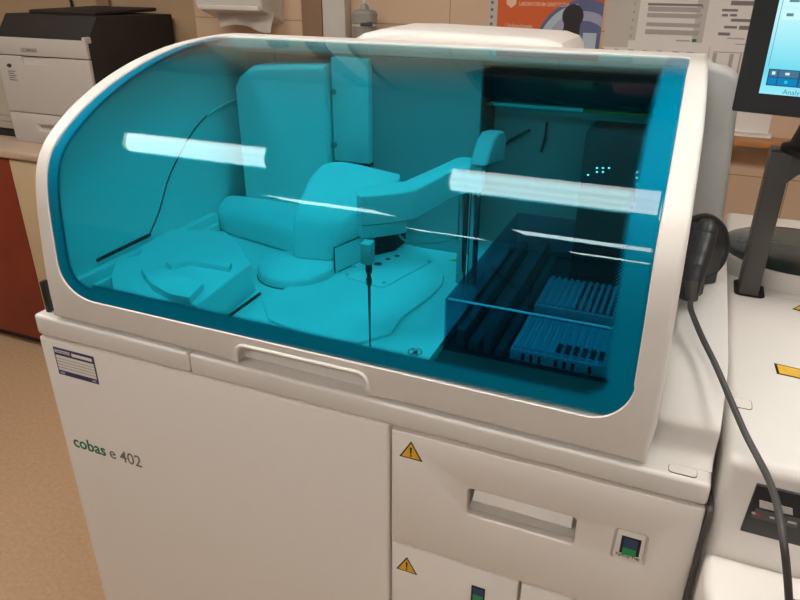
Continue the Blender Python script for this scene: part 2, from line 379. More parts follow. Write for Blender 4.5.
# --- rear housing
MB().box(.03, .93, .585, .95, .03, .372, .012, 3).box(.046, .918, .5345, .60, .384, .4030, .006, 3).build('rear_housing', 'white', AN)
MB().prism([(.262, .37), (.275, .407), (.300, .4215), (.335, .4300), (.40, .4310), (.60, .4270), (.655, .4255), (.680, .418), (.690, .405), (.696, .37)], .59, .80, 1, .017, 6).build('rear_hump', 'white', AN)
MB().prism([(.88, .1), (.88, .404), (.922, .406), (.948, .401), (.962, .392), (.969, .377), (.990, .1)], .50, .555, 1, .010, 4).build('rear_column', 'column', AN)
a = un(46, 292, 0, .016)
MB().box(.0125, .0195, a.y - .006, a.y + .006, .0342, a.z + .020, .002).build('side_catch', 'black', AN)

# ------------------------------------------------------------------ the curved lid
prof = [(.002, .0400), (.0022, .1045), (.0099, .1805), (.016, .2265), (.0265, .2679), (.042, .2937), (.0573, .3094), (.085, .3292), (.1131, .3455), (.1407, .3585), (.1688, .3702), (.1978, .3803), (.2273, .3890), (.2574, .3965), (.2886, .4030), (.3207, .4084), (.3537, .4126), (.3868, .4156), (.4239, .4177), (.478, .4192), (.528, .4198)]
def dense(P, n=24):
    P = [Vector(p) for p in P]; Q = [2 * P[0] - P[1]] + P + [2 * P[-1] - P[-2]]; D = []
    for i in range(1, len(Q) - 2):
        for k in range(n):
            u = k / n; a, b, c, d = Q[i - 1], Q[i], Q[i + 1], Q[i + 2]
            D.append(.5 * ((2 * b) + (c - a) * u + (2 * a - 5 * b + 4 * c - d) * u * u + (3 * b - a - 3 * c + d) * u ** 3))
    D.append(P[-1]); return D
PD = dense(prof)
for _ in range(120): PD = [PD[0]] + [(PD[i - 1] + 2 * PD[i] + PD[i + 1]) / 4 for i in range(1, len(PD) - 1)] + [PD[-1]]
AL = [0.]
for p, q in zip(PD, PD[1:]): AL.append(AL[-1] + (q - p).length)
LEN = AL[-1]
def S(u, s, off=0):
    s = max(0, min(LEN - 1e-6, s)); i = max(k for k in range(len(AL) - 1) if AL[k] <= s) if s > 0 else 0
    t = (s - AL[i]) / (AL[i + 1] - AL[i]); p = PD[i].lerp(PD[i + 1], t)
    a, b = PD[max(0, i - 2)], PD[min(len(PD) - 1, i + 3)]; e = (b - a).normalized()
    return Vector((u, p.x - e.y * off, p.y + e.x * off))
def s_of_z(z):
    return next(AL[i] for i in range(len(PD)) if PD[i].y >= z)
def lerp_tab(tab, s):
    for (a, p), (b, q) in zip(tab, tab[1:]):
        if s <= b: return p + (q - p) * max(0, (s - a) / (b - a))
    return tab[-1][1]
tabR = [(0, .9295), (.04, .9335), (s_of_z(.15), .9325), (s_of_z(.25), .9300), (s_of_z(.336), .9280), (s_of_z(.375), .9260), (s_of_z(.402), .923), (s_of_z(.414), .9205), (LEN, .9165)]
tabL = [(0, .0435), (s_of_z(.3), .0415), (LEN, .044)]
wtR = [(0, .9045), (s_of_z(.12), .9030), (s_of_z(.2), .9020), (s_of_z(.27), .9000), (s_of_z(.334), .899), (s_of_z(.38), .897), (s_of_z(.41), .894), (LEN, .8925)]
wtL = [(0, .0735), (s_of_z(.129), .0730), (s_of_z(.25), .0670), (s_of_z(.296), .0660), (s_of_z(.345), .0695), (s_of_z(.39), .0705), (s_of_z(.41), .066), (LEN, .064)]
SB0, SB1 = .0438, .0390              # window's lower edge, left and right
ST = LEN - .054
RBL, RBLs, RBR, RBRs, RT = .060, .050, .048, .052, .016
def build_lid():
    W, O = [], []
    uL0, uR0 = wtL[0][1], wtR[0][1]
    def wb(u): return SB0 + (SB1 - SB0) * (u - .1) / .8
    n0, n1, nr, nt_ = .3855, .5845, .014, .0270
    us = [uL0 + RBL + (uR0 - RBR - uL0 - RBL) * k / 60 for k in range(61)]
    us = [u for u in us if u < n0 - .006 or n1 + .006 < u]
    half = [(n0 - .0035, 0), (n0, 0)] + [(n0, (nt_ - nr) * k / 3) for k in (1, 2, 3)] + [(n0 + nr * (1 - math.cos(math.radians(90 * k / 8))), nt_ - nr + nr * math.sin(math.radians(90 * k / 8))) for k in range(1, 9)]
    mid = [(n0 + nr + (n1 - n0 - 2 * nr) * k / 16, nt_) for k in range(1, 16)]
    notch = half + mid + [(n0 + n1 - u, s_) for u, s_ in reversed(half)]
    uw = [n0 - .004 + (nr + .006) * k / (len(half) - 1) for k in range(len(half))]
    uw = uw + [u for u, _ in mid] + [n0 + n1 - u for u in reversed(uw)]
    low = [(u, (u, 0)) for u in us if u < n0] + list(zip(uw, notch)) + [(u, (u, 0)) for u in us if u > n1]
    for u, o_ in low: W.append((u, wb(u))); O.append(o_)
    def corner(cu, cs, ru, rs, a0, n, ou, os):
        for k in range(1, n):
            t = math.radians(a0 + 90 * k / n); W.append((cu + ru * math.cos(t), cs + rs * math.sin(t)))
            O.append(ou(k / n, W[-1]))
    # lower right
    sb = wb(.88)
    corner(uR0 - RBR, sb + RBRs, RBR, RBRs, -90, 12, lambda f, w: (uR0 - RBR + f * 2 * (tabR[0][1] - uR0 + RBR), 0) if f <= .5 else (lerp_tab(tabR, (f - .5) * 2 * (sb + RBRs)), (f - .5) * 2 * (sb + RBRs)), None)
    s0 = sb + RBRs
    for k in range(0, 61):
        s_ = s0 + (ST - RT - s0) * k / 60; W.append((lerp_tab(wtR, s_), s_)); O.append((lerp_tab(tabR, s_), s_))
    uRt = lerp_tab(wtR, ST); uLt = lerp_tab(wtL, ST)
    corner(uRt - RT, ST - RT, RT, RT, 0, 6, lambda f, w: (lerp_tab(tabR, LEN), ST - RT + f * 2 * (LEN - ST + RT)) if f <= .5 else (lerp_tab(tabR, LEN) - (f - .5) * 2 * (lerp_tab(tabR, LEN) - uRt + RT), LEN), None)
    for k in range(0, 31):
        u = uRt - RT + (uLt + RT - uRt + RT) * k / 30; W.append((u, ST)); O.append((u, LEN))
    corner(uLt + RT, ST - RT, RT, RT, 90, 12, lambda f, w: (lerp_tab(tabL, LEN) + .032 * (1 - math.sin(PI / 2 * f)), LEN - .045 * (1 - math.cos(PI / 2 * f))), None)
    s1 = wb(.08) + RBLs
    for k in range(0, 61):
        s_ = ST - RT + (s1 - ST + RT) * k / 60; W.append((lerp_tab(wtL, s_), s_)); O.append((lerp_tab(tabL, s_), s_))
    sb = wb(.1)
    corner(uL0 + RBL, s1, RBL, s1 - wb(uL0 + RBL), 180, 12, lambda f, w: (lerp_tab(tabL, s1 * (1 - 2 * f)), s1 * (1 - 2 * f)) if f <= .5 else (tabL[0][1] + (f - .5) * 2 * (uL0 + RBL - tabL[0][1]), 0), None)
    O[:] = [(u, s_ if s_ > .012 else s_ + .0020 - .0105 * u) for u, s_ in O]
    n = len(W)
    # outline moved inwards for the rounded outer edge
    rad = [(.0020 if (n0 - .02 < u < n1 + .02 and s_ < .05) else .0068) for u, s_ in O]
    for _ in range(4): rad = [(rad[i - 1] + rad[i] + rad[(i + 1) % n]) / 3 for i in range(n)]
    rad = [(.0012 if (n0 - .0045 < u < n1 + .0045 and s_ < .05) else r) for r, (u, s_) in zip(rad, O)]
    def inset(P, d):
        out = []
        for i in range(n):
            a, b = Vector(P[i - 1]), Vector(P[(i + 1) % n]); p = Vector(P[i]); e = b - a
            e = e.normalized() if e.length > 1e-9 else Vector((1, 0)); dd = d if isinstance(d, float) or isinstance(d, int) else d[i]; out.append((p.x - e.y * dd, p.y + e.x * dd))
        return out
    loops = [(inset(W, 0), -.0075), (W, -.0015), (inset(W, -.0012), 0)]
    for ang in (0, 22, 45, 67, 90):
        t = math.radians(ang)
        loops.append((inset(O, [q * (1 - math.sin(t)) for q in rad]), [-q * (1 - math.cos(t)) for q in rad]))
    loops += [(O, -.020), (W, -.020)]
    bm = bmesh.new(); V = []
    for P, off in loops: V.append([bm.verts.new(S(u, max(s_, 0), off[k] if isinstance(off, list) else off) + Vector((0, 0, min(s_, 0)))) for k, (u, s_) in enumerate(P)])
    for a, b in zip(V, V[1:] + V[:1]):
        for i in range(n): 
            try: bm.faces.new((a[i], a[(i + 1) % n], b[(i + 1) % n], b[i]))
            except ValueError: pass
    bmesh.ops.recalc_face_normals(bm, faces=bm.faces[:])
    mb = MB(); mb.add(bm); lid = mb.build('lid', 'white', AN, 50)
    # tinted window pane
    rows = []; K = 150; NC = 150
    bot = SB0 - .004; 
    def lim(s_):
        l, r = lerp_tab(wtL, s_), lerp_tab(wtR, s_)
        if s_ < s1: 
            q = max(-1, (s_ - s1) / (s1 - wb(.1))); l = uL0 + RBL - RBL * math.sqrt(max(0, 1 - q * q))
        if s_ < s0:
            q = max(-1, (s_ - s0) / RBRs); r = uR0 - RBR + RBR * math.sqrt(max(0, 1 - q * q))
        return l - .0015, r + .0015
    bm = bmesh.new(); fl = bm.verts.layers.float.new('frit'); uvl = bm.loops.layers.uv.new('UVMap'); us = {}
    grid = []
    for j in range(K + 1):
        f = j / K; row = []
        for i in range(NC + 1):
            g = i / NC
            s_ = bot + (ST + .0015 - bot) * f + .004 * 1.0 * g * (1 - f) ** 6
            l, r = lim(max(s_, bot + .0005)); u = l + (r - l) * g
            v = bm.verts.new(S(u, s_, -.002)); us[v] = (u, s_)
            dl, dr, db = u - uL0 + .003, uR0 - u + .0, s_ - wb(u)
            # distance to the window's outline (rounded corners), scaled by the band's width at that side
            if u < uL0 + RBL and s_ < s1:
                h = math.hypot((uL0 + RBL - u) / RBL, (s1 - s_) / (s1 - wb(.1))); d = (1 - h) * .06; ww = .026
            elif u > uR0 - RBR and s_ < s0:
                h = math.hypot((u - uR0 + RBR) / RBR, (s0 - s_) / RBRs); d = (1 - h) * .050; ww = .034
            else:
                ll, rr2 = lerp_tab(wtL, s_), lerp_tab(wtR, s_)
                k_ = min(((u - ll) / .024, .024), ((rr2 - u) / .036, .036), (db / .030, .030)); d, ww = k_[0] * k_[1], k_[1]
            v[fl] = max(0, min(1, 1 - d / ww)) * 2.3
            row.append(v)
        grid.append(row)
    for j in range(K):
        for i in range(NC):
            f = bm.faces.new((grid[j][i], grid[j][i + 1], grid[j + 1][i + 1], grid[j + 1][i]))
            for lp in f.loops: lp[uvl].uv = us[lp.vert]
    me = bpy.data.meshes.new('lid_window'); bm.to_mesh(me); bm.free(); me.materials.append(M['teal'])
    me.polygons.foreach_set('use_smooth', [True] * len(me.polygons))
    o = bpy.data.objects.new('lid_window', me); C.objects.link(o); put(o, lid)
    md = o.modifiers.new('thickness', 'SOLIDIFY'); md.thickness = .004; md.offset = -1
    o['label'] = 'curved teal transparent window with dotted dark border'
    LP = [(n0 - .0005, .004)] + [(n0 - .0005, (nt_ - nr) * k / 2) for k in (1, 2)] + [(n0 + nr * (1 - math.cos(math.radians(15 * k))), nt_ - nr + nr * math.sin(math.radians(15 * k)) + .001) for k in range(1, 7)]
    LP = LP + [(n0 + n1 - u, s_) for u, s_ in reversed(LP)]
    MB().tube([S(u, s_, .0002) for u, s_ in LP], .0030, 12, smooth=False).build('handle_lip', 'white', lid)
    # finger pocket behind the notch
    hp = MB().prism([(.0190, .0395), (.0205, .060), (.0225, .0800), (.030, .0800), (.030, .0395)], .376, .594, 0)
    hp.build('handle_pocket', 'white', lid)
    return lid
LID = build_lid()
# lid's inner side cheek with its seal line
cheek = [(.03, .05), (.03, .16)] + [(p.x + .02, p.y - .022) for p in PD[::14] if p.y > .20] + [(.5655, .383), (.5655, .05)]
sw = MB().prism(cheek, .0465, .0555, 0).build('side_wall', 'inner', AN)
MB().prism([(a_, b_) for a_, b_ in cheek], .899, .905, 0).build('side_wall', 'inner', AN)
seal = [(.0570, y, z) for y, z in ((.094, .1035), (.219, .1055))]
MB().tube(seal, .0030, 8).build('seal_strip', 'blackmatte', AN)
MB().tube([(.0565, y, z) for y, z in ((.219, .1055), (.252, .140), (.285, .187), (.318, .219), (.352, .246), (.385, .266), (.415, .279))], .0011, 8).build('seal_strip', 'blackmatte', AN)
MB().tube([(.0570, y, z) for y, z in ((.415, .279), (.45, .288), (.49, .293), (.53, .295))], .0022, 8).build('seal_strip', 'white', AN)

# ------------------------------------------------------------------ interior deck
dk = MB().box(.055, .634, .026, .575, .03, .05).box(.634, .918, .026, .575, .0345, .0365)
dk.build('deck', 'inner', AN)
MB().box(.635, .915, .03, .575, .0366, .0385).build('bay_floor', 'inner_dark', AN)
MB().box(.0556, .072, .03, .398, .05, .094, .004).box(.072, .082, .06, .385, .05, .078, .003).build('deck_ledge', 'inner', AN)
rear = MB().m(0).box(.0556, .575, .572, .580, .05, .384).box(.0556, .12, .566, .572, .05, .390).box(.296, .575, .485, .495, .05, .3955).m(1).box(.575, .915, .572, .580, .05, .318).m(2).box(.575, .915, .545, .580, .330, .384)
rear.build('rear_wall', ['back_mid', 'back_mid', 'inner_dark'], AN)
# reagent cover at the left
pts = [(110.5, 275), (115, 260), (139, 254), (145, 243.5), (160, 234.5), (172, 228.5), (208, 229), (226, 231), (238, 242), (251, 263), (196, 305), (184, 302), (156, 300), (130, 293), (113, 290)]
top = [un(*p, 2, .1) for p in pts]
rc = bmesh.new(); cx = sum(p.x for p in top) / len(top); cy = sum(p.y for p in top) / len(top)
tv = [rc.verts.new(p) for p in top]; lowp = []
for p in top:
    k = 1.03; q = Vector((cx + (p.x - cx) * k, cy + (p.y - cy) * k, .0505))
    q.x = max(q.x, .0735); q.y = max(q.y, .0285); lowp.append(rc.verts.new(q))
rc.faces.new(tv); rc.faces.new(lowp)
for i in range(len(tv)): rc.faces.new((tv[i], tv[(i + 1) % len(tv)], lowp[(i + 1) % len(tv)], lowp[i]))
bmesh.ops.recalc_face_normals(rc, faces=rc.faces[:])
bmesh.ops.bevel(rc, geom=[e for e in rc.edges if all(v in set(tv) for v in e.verts)], offset=.004, segments=3, profile=.5, affect='EDGES')
mb = MB(); mb.add(rc); RC = mb.build('reagent_cover', 'inner', AN)
pads = MB()
pads.prism([tuple(un(*p, 2, .104)[:2]) for p in [(142, 273), (153, 270), (170, 276), (204, 287), (190, 302), (170, 298), (152, 288)]], .0990, .1110, 2, .0012)
pads.prism([tuple(un(*p, 2, .104)[:2]) for p in [(178, 257), (232, 265), (229, 270), (190, 263), (172, 268), (166, 265)]], .0990, .1090, 2, .0012)
pads.build('grip_pad', 'inner', RC)
a, b = un(222, 318, 2, .0515) + Vector((.006, 0, 0)), un(257, 293, 2, .0515) + Vector((.006, 0, 0))
MB().tube([a, b], .0025, 8).build('seal_strip', 'blackmatte', AN)
# tall box at rear left, hinged panel beside it, low step in front
MB().prism([(.099, .0505), (.099, .330), (.112, .350), (.142, .370), (.296, .379), (.296, .0505)], .45, .57, 1, .010, 4).build('rear_box', 'inner', AN)
pn = MB().box(.300, .374, .465, .485, .2065, .392, .003).build('service_panel', 'inner', AN)
for p in ((333, 92), (334, 145)):
    q = un(*p, 1, .4615); MB().cyl((q.x, .4655, q.z), (q.x, .4620, q.z), .0052, 12).build('screw', 'grey', pn)
MB().box(.302, .373, .469, .484, .2000, .2063).build('panel_gap', 'blackmatte', pn)
MB().hull([(.0565, .402, .0505), (.292, .348, .0505), (.292, .449, .0505), (.0565, .449, .0505), (.0575, .407, .098), (.292, .357, .098), (.292, .449, .120), (.0575, .449, .120)], .009).build('rear_step', 'inner', AN)
# round base and its tower
bc = (.3175, .282)
rb = .0685
MB().lathe([(rb + .0012, 0), (rb + .0012, .0014), (0, .0014)], (bc[0], bc[1], .0502), 48).build('base_shadow', 'inner_dark', AN)  # dark ring painted as the contact shadow under the round base
tw = MB().lathe([(rb, .0012), (rb, .012), (rb - .002, .0165), (rb - .006, .019), (0, .019)], (bc[0], bc[1], .0505), 48)
ba = tw.build('rotor_base', 'inner', AN)
MB().hull([(.297, .300, .064), (.372, .312, .064), (.297, .42, .064), (.376, .42, .064), (.297, .303, .146), (.388, .318, .139), (.300, .37, .204), (.310, .41, .222), (.345, .425, .224), (.468, .435, .206), (.448, .380, .193)], .011, 4).build('tower', 'inner', ba)
# centre plate
pts = [(418, 246), (436, 260), (444, 275), (442, 284), (430, 296), (402, 316), (391, 332), (358, 342), (310, 336), (268, 318), (262, 300), (300, 280), (345, 262), (372, 250)]
CP = MB().prism([tuple(un(*p, 2, .056)[:2]) for p in pts], .0502, .0560, 2, .002).build('centre_plate', 'inner', AN)
pts = [(345, 277), (352, 266), (402, 244), (412, 246), (433, 261), (385, 287), (378, 287)]
AP = MB().prism([tuple(un(*p, 2, .057)[:2]) for p in pts], .0558, .0585, 2, .0007).build('access_plate', 'inner', AN)
for p in [(347, 275), (354, 267), (384, 283), (429, 262), (402, 247)]:
    q = un(*p, 2, .0585); MB().lathe([(.0034, 0), (.0034, .002), (.002, .0032), (0, .0032)], (q.x, q.y, .0583), 12).build('screw', 'steel', AP)
hl = MB()
for (p, r) in [((378, 264), .0075), ((388, 259), .005), ((397, 256), .0048)]:
    q = un(*p, 2, .0585); hl.lathe([(r, 0), (r, .0006), (0, .0006)], (q.x, q.y, .0584), 20)
hl.build('port_hole', 'inner_dark', AP)
# clear splash screen with a black edge, black mechanism
q0, q1 = un(335, 273, 2, .057), un(362, 261, 2, .057)
e = (q1 - q0).normalized(); zt = .104
ss = MB(); ss.tube([q0, q0 + Vector((0, 0, .047)), q1 + Vector((0, 0, .047))], .0011, 6, smooth=False); ss.tube([q0 + e * .01, q1], .0011, 6, smooth=False)
sp = ss.build('screen_frame', 'blackmatte', AN)
MB().hull([q0 + Vector((0, 0, .001)), q1 + Vector((0, 0, .001)), q0 + Vector((0, 0, .0465)), q1 + Vector((0, 0, .0465)), q0 + Vector((.001, .001, .001)), q1 + Vector((.001, .001, .001)), q0 + Vector((.001, .001, .0465)), q1 + Vector((.001, .001, .0465))]).build('screen', 'inner', sp)
a, b = un(374, 256, 2, .0585), un(398, 249, 2, .0585)
MB().hull([(a.x, a.y, .0586), (a.x, a.y, .1), (b.x, b.y - .01, .0586), (b.x, b.y - .01, .098), (a.x + .0, a.y + .05, .0586), (a.x, a.y + .05, .1), (b.x, b.y + .04, .0586), (b.x, b.y + .04, .1)], .002).box(b.x - .02, b.x, b.y - .008, b.y + .02, .096, .112, .002).build('drive_block', 'blackmatte', AN)
# small markings on the deck
q = un(415, 352, 2, .0505)
sg = MB()
def ring(mb, x, y, z, r, w, n=28):
    t = bmesh.new(); A = [t.verts.new((x + r * math.cos(2 * PI * k / n), y + r * math.sin(2 * PI * k / n), z)) for k in range(n)]
    B = [t.verts.new((x + (r - w) * math.cos(2 * PI * k / n), y + (r - w) * math.sin(2 * PI * k / n), z)) for k in range(n)]
    for k in range(n): t.faces.new((A[k], A[(k + 1) % n], B[(k + 1) % n], B[k]))
    mb.add(t)
ring(sg.m(0), q.x, q.y, .0507, .0105, .0016)
sg.m(1).prism([(q.x - .004, q.y - .005), (q.x + .001, q.y - .006), (q.x + .004, q.y), (q.x + .003, q.y + .005), (q.x - .002, q.y + .005), (q.x - .001, q.y)], .0502, .0506, 2)
sg.m(0).prism([(q.x - .0075, q.y + .006), (q.x - .0065, q.y + .007), (q.x + .0075, q.y - .006), (q.x + .0065, q.y - .007)], .0503, .0508, 2)
o = sg.build('prohibition_mark', ['red', 'ink'], AN); o['label'] = 'round red no-touch mark'
q = un(454, 260, 2, .0505)
MB().prism([(q.x - .008, q.y - .004), (q.x + .006, q.y - .006), (q.x + .002, q.y + .008)], .0502, .0507, 2).build('caution_mark', 'yellow', AN)

# ------------------------------------------------------------------ pipetting arm
ZA = .270
back = [(356.5, 190), (360, 187.5), (378, 184), (404, 181), (440, 165), (456, 157.5), (463, 156.5), (481, 158.5), (486, 162)]
fr = [(482, 166), (470, 166), (452, 171), (416, 189.5), (404, 192), (375, 195), (361, 196), (356.5, 193.5)]
outl = [tuple(un(*p, 2, ZA)[:2]) for p in back + fr]
ARM = MB().prism(outl, ZA - .040, ZA, 2, .003, 3, 'high').build('pipetting_arm', 'inner', AN)
head = [tuple(un(*p, 2, ZA)[:2]) for p in [(356.5, 190), (360, 187.5), (378, 184), (404, 182), (408, 191), (375, 195), (361, 196), (356.5, 193.5)]]
hx = sum(p[0] for p in head) / len(head); hy = sum(p[1] for p in head) / len(head)
MB().prism([(hx + (x - hx) * .97, hy + (y - hy) * .97) for x, y in head], ZA - .060, ZA - .0415, 2, .004, 3, 'low').build('arm_head_cover', 'inner', ARM)
q = un(371, 190, 2, ZA); tip = un(369, 349, 2, .052)
px, py = .549, .088
pr = MB().m(0).box(px - .009, px + .006, py - .008, py + .008, .182, ZA - .058, .002)
pr.m(1).lathe([(.0038, .168), (.0045, .171), (.0045, .178), (.004, .1825)], (px, py, 0), 16)
pr.m(1).lathe([(.0028, .150), (.0038, .153), (.0038, .160), (.0028, .163), (.0025, .170)], (px, py, 0), 16)
pr.m(1).lathe([(.0010, .0535), (.0013, .09), (.0016, .11), (.0020, .150)], (px, py, 0), 12)
o = pr.build('probe', ['column', 'charcoal'], ARM); o['label'] = 'thin dark needle hanging from a grey nozzle'
for p in ((463, 225), (474.5, 222)):
    q = un(*p, 1, .36); MB().cyl((q.x, .36, .0505), (q.x, .36, ZA - .04), .0085, 20).build('post', 'chrome', ARM)
yz = [un(*p, 0, .632) for p in [(478, 166), (486, 140), (491, 131.5), (497, 130), (499, 137), (497, 160)]]
MB().hull([(.617, p.y, p.z) for p in yz] + [(.645, p.y, p.z) for p in yz], .005).build('arm_mount', 'lavender', ARM)
cb = [un(*p, 1, .40) for p in [(398, 232), (404, 240), (418, 243), (440, 242), (458, 238)]]
MB().tube(cb, .0022, 8).build('tubing', 'grey', ARM)
# solid strip imitating a shelf edge mirrored in the lid; electronics at rear right
MB().m(0).box(.584, .742, .51, .522, .3215, .3270, .001).m(1).box(.742, .90, .51, .522, .3205, .3260, .001).box(.575, .590, .508, .524, .321, .3255, .001).build('mirrored_edge_strip', ['white', 'orangemirrored'], AN)
MB().box(.566, .578, .49, .571, .24, .384, .002).build('rear_post', 'inner_dark', AN)
eb = MB().box(.757, .905, .47, .571, .05, .300, .003).build('control_box', 'inner_dark', AN)
le = MB()
M['led'] = emit('led', (.55, 1, .9), 1.6)
for p in [(597, 168), (603, 168), (609, 168), (603, 172), (588, 175), (637, 172), (637, 178), (637, 184), (597, 172)]:
    q = un(*p, 1, .4695); MB().box(q.x - .0016, q.x + .0016, .4692, .4702, q.z - .0009, q.z + .0009).build('indicator_lamp', M['led'], eb)
cr = [un(*p, 1, .56) for p in [(497, 150), (512, 139), (530, 130)]]
MB().tube(cr, .003, 8, smooth=False).build('rear_cable', 'inner_dark', AN)
cr = [un(*p, 1, .565) for p in [(547, 122), (545, 138), (541, 152)]]
MB().tube(cr, .0022, 8).build('rear_cable', 'inner_dark', AN)
# dark blue hood over the trays
hx0, hx1, hy0, hz = .637, .876, .149, .120
hd = MB().box(hx0, hx1, hy0, .560, hz - .003, hz).box(hx0, hx0 + .003, hy0, .560, .0390, hz - .003).box(hx0 + .003, hx1, hy0, hy0 + .003, .0390, hz - .003).box(hx1 - .003, hx1, hy0 + .003, .560, .0390, hz - .003)
HD = hd.build('tray_hood', 'hood', AN); HD['label'] = 'dark blue transparent hood over the tip trays'
MB().box(hx0 + .004, hx1, hy0 - .0015, hy0 + .002, hz - .0005, hz + .0018, .0006).build('hood_edge', 'blueedge', HD)
tg = MB()
for x0, x1, z1 in ((.652, .664, .070), (.670, .686, .055), (.692, .704, .075), (.710, .722, .050)): tg.box(x0, x1, .16, .55, .0386, z1, .002)
tg.build('tray_guide', 'inner_grey', AN)
for nm, lab, X0, X1, Y0, Y1 in (('tip_tray', 'pale ribbed tip tray under the blue hood, nearer the front, with used dark holes', .731, .863, .160, .272), ('tip_tray', 'pale ribbed tip tray under the blue hood, behind the other tray', .731, .852, .312, .430)):
    T = thing(nm, lab, 'tip tray', ((X0 + X1) / 2, (Y0 + Y1) / 2, .0386), 'tip trays under the hood')
    first = Y0 < .2
    MB().box(X0, X1, Y0, Y1, .0386, .0560, .002).build('tray_body', 'bluetray', T)
    n = 11; w = (X1 - X0 - .006) / n; rb_ = MB(); dh = MB()
    for k in range(n):
        xa = X0 + .003 + k * w
        rb_.box(xa + w * .12, xa + w * .62, Y0 + .003, Y1 - .003, .0556, .0610, .001)
        for j in range(12):
            yy = Y0 + .006 + (Y1 - Y0 - .012) * (j + .5) / 12
            if first and k >= 5 and j < 3: continue
            if (not first) and k >= 5: continue
            rb_.lathe([(w * .42, .0560), (w * .42, .0585), (w * .30, .0590), (0, .0575)], (xa + w * .6, yy, 0), 8)
        if first and k >= 5: dh.box(xa + w * .10, xa + w * .72, Y0 + .005, Y0 + .032, .0608, .0616, .0002)
        if (not first) and k >= 5: dh.box(xa + w * .64, xa + w * 1.10, Y0 + .006, Y1 - .006, .0560, .0566)
        if first and k in (1, 2, 3, 5, 6, 7, 9): dh.box(xa + w * .2, xa + w * .6, Y0 - .0004, Y0 + .001, .041, .052)
    rb_.build('tip_rows', 'bluetray', T); dh.build('empty_slots', 'inner_dark', T)

# ================================================================== UNIT TO THE RIGHT
SU = thing('sampling_unit', 'white instrument with a round smoked window right of the analyser, carrying the monitor', 'laboratory instrument', (1.3, .4, FLOOR))
ub = MB().box(1.0085, 1.75, .0, .90, -.90, .070, .014, 4).build('housing', 'white', SU)
lf = MB().prism([(1.0092 + .06 * (1 - math.cos(math.radians(90 * k / 8))), -.11 + .06 * (1 - math.sin(math.radians(90 * k / 8)))) for k in range(9)][::1] + [(1.75, -.11), (1.75, -.001), (1.0092, -.001)], -.90, -.058, 2, .012, 4, 'high')
lf.build('lower_front', 'white', SU)
MB().box(1.02, 1.74, .02, .88, FLOOR + .001, -.90).build('base', 'grey', SU)
dc = (1.115, .609)
MB().lathe([(.1255, .0700), (.1255, .095), (.1245, .0985), (.1225, .1005), (.1212, .1000), (.1212, .0955), (0, .0955)], (*dc, 0), 64).build('window_rim', 'white', SU)
o = MB().lathe([(.1205, .0975), (.1205, .1010), (.115, .1035), (.08, .108), (.04, .110), (0, .1105)], (*dc, 0), 64).build('round_window', 'domeglass', SU)
o['label'] = 'round smoked glass window'
g_ = MB().box(1.03, 1.745, .458, .460, .0699, .0703); g_.build('panel_seam', 'column', SU)
# control panel on the front
P0, P1 = un(740, 528, 1, -.002), un(757, 483.5, 1, -.002)
cp = MB().m(0).prism([(1.0375, -.019), (1.175, -.019), (1.175, .046), (1.0405, .046)], -.0035, .003, 1, .0008)
CPn = cp.build('control_panel', 'black', SU)
def fp(u, v): q = un(u, v, 1, -.004); return (q.x, q.z)
MB().prism([fp(759.5, 500), fp(792.5, 508.5), fp(793, 515), fp(759.5, 507)], -.0048, -.003, 1).build('display', 'lcd', CPn)
MB().prism([fp(757, 508), fp(801, 519.5), fp(797, 528), fp(751, 516.5)], -.0050, -.003, 1).build('key_strip', 'charcoal', CPn)
kl = MB()
for i, (u, v) in enumerate([(754, 512.5), (757.5, 513.3), (772, 517), (790, 521.5), (794, 522.5)]):
    x, z = fp(u, v); kl.m(1 if i == 1 else 0).box(x - .0022, x + .0022, -.0056, -.0048, z - .0012, z + .0012)
kl.build('key_mark', ['lcd', 'red'], CPn)
# stickers and plug on top
lb = [un(*p, 2, .0705) for p in [(774, 363), (803, 369.5), (806, 380), (777, 373.5)]]
l2 = MB().m(0).prism([(p.x, p.y) for p in lb], .0698, .0705, 2)
c_ = sum(lb, Vector()) / 4
lc = [c_ + (p - c_) * .82 for p in lb]; l2.m(1).prism([(p.x, p.y) for p in lc], .0700, .0708, 2)
for t_ in (.35, .65):
    a, b = lc[0].lerp(lc[3], t_), lc[1].lerp(lc[2], t_); a, b = a.lerp(b, .2), a.lerp(b, .95); l2.m(2).prism([(a.x, a.y), (b.x, b.y), (b.x, b.y - .001), (a.x, a.y - .001)], .0702, .0710, 2)
l2.build('caution_sticker', ['ink', 'yellow', 'linelight'], SU)
tp = [un(*p, 2, .0705) for p in [(792, 309), (812, 314), (808, 301)]]
c_ = sum(tp, Vector()) / 3
t2 = MB().m(0).prism([(p.x, p.y) for p in tp], .0698, .0705, 2).m(1).prism([(c_.x + (p.x - c_.x) * .75, c_.y + (p.y - c_.y) * .75) for p in tp], .0700, .0708, 2)
t2.build('warning_sticker', ['ink', 'yellow'], SU)
q = un(742.5, 403.5, 2, .0703)
MB().m(1).prism(rrect(q.x - .0115, q.x + .0105, q.y - .011, q.y + .011, .005), .0697, .0704, 2).m(0).prism(rrect(q.x - .0108, q.x + .0098, q.y - .0103, q.y + .0103, .0045), .0697, .0707, 2).build('cover_plug', ['white', 'gap'], SU)

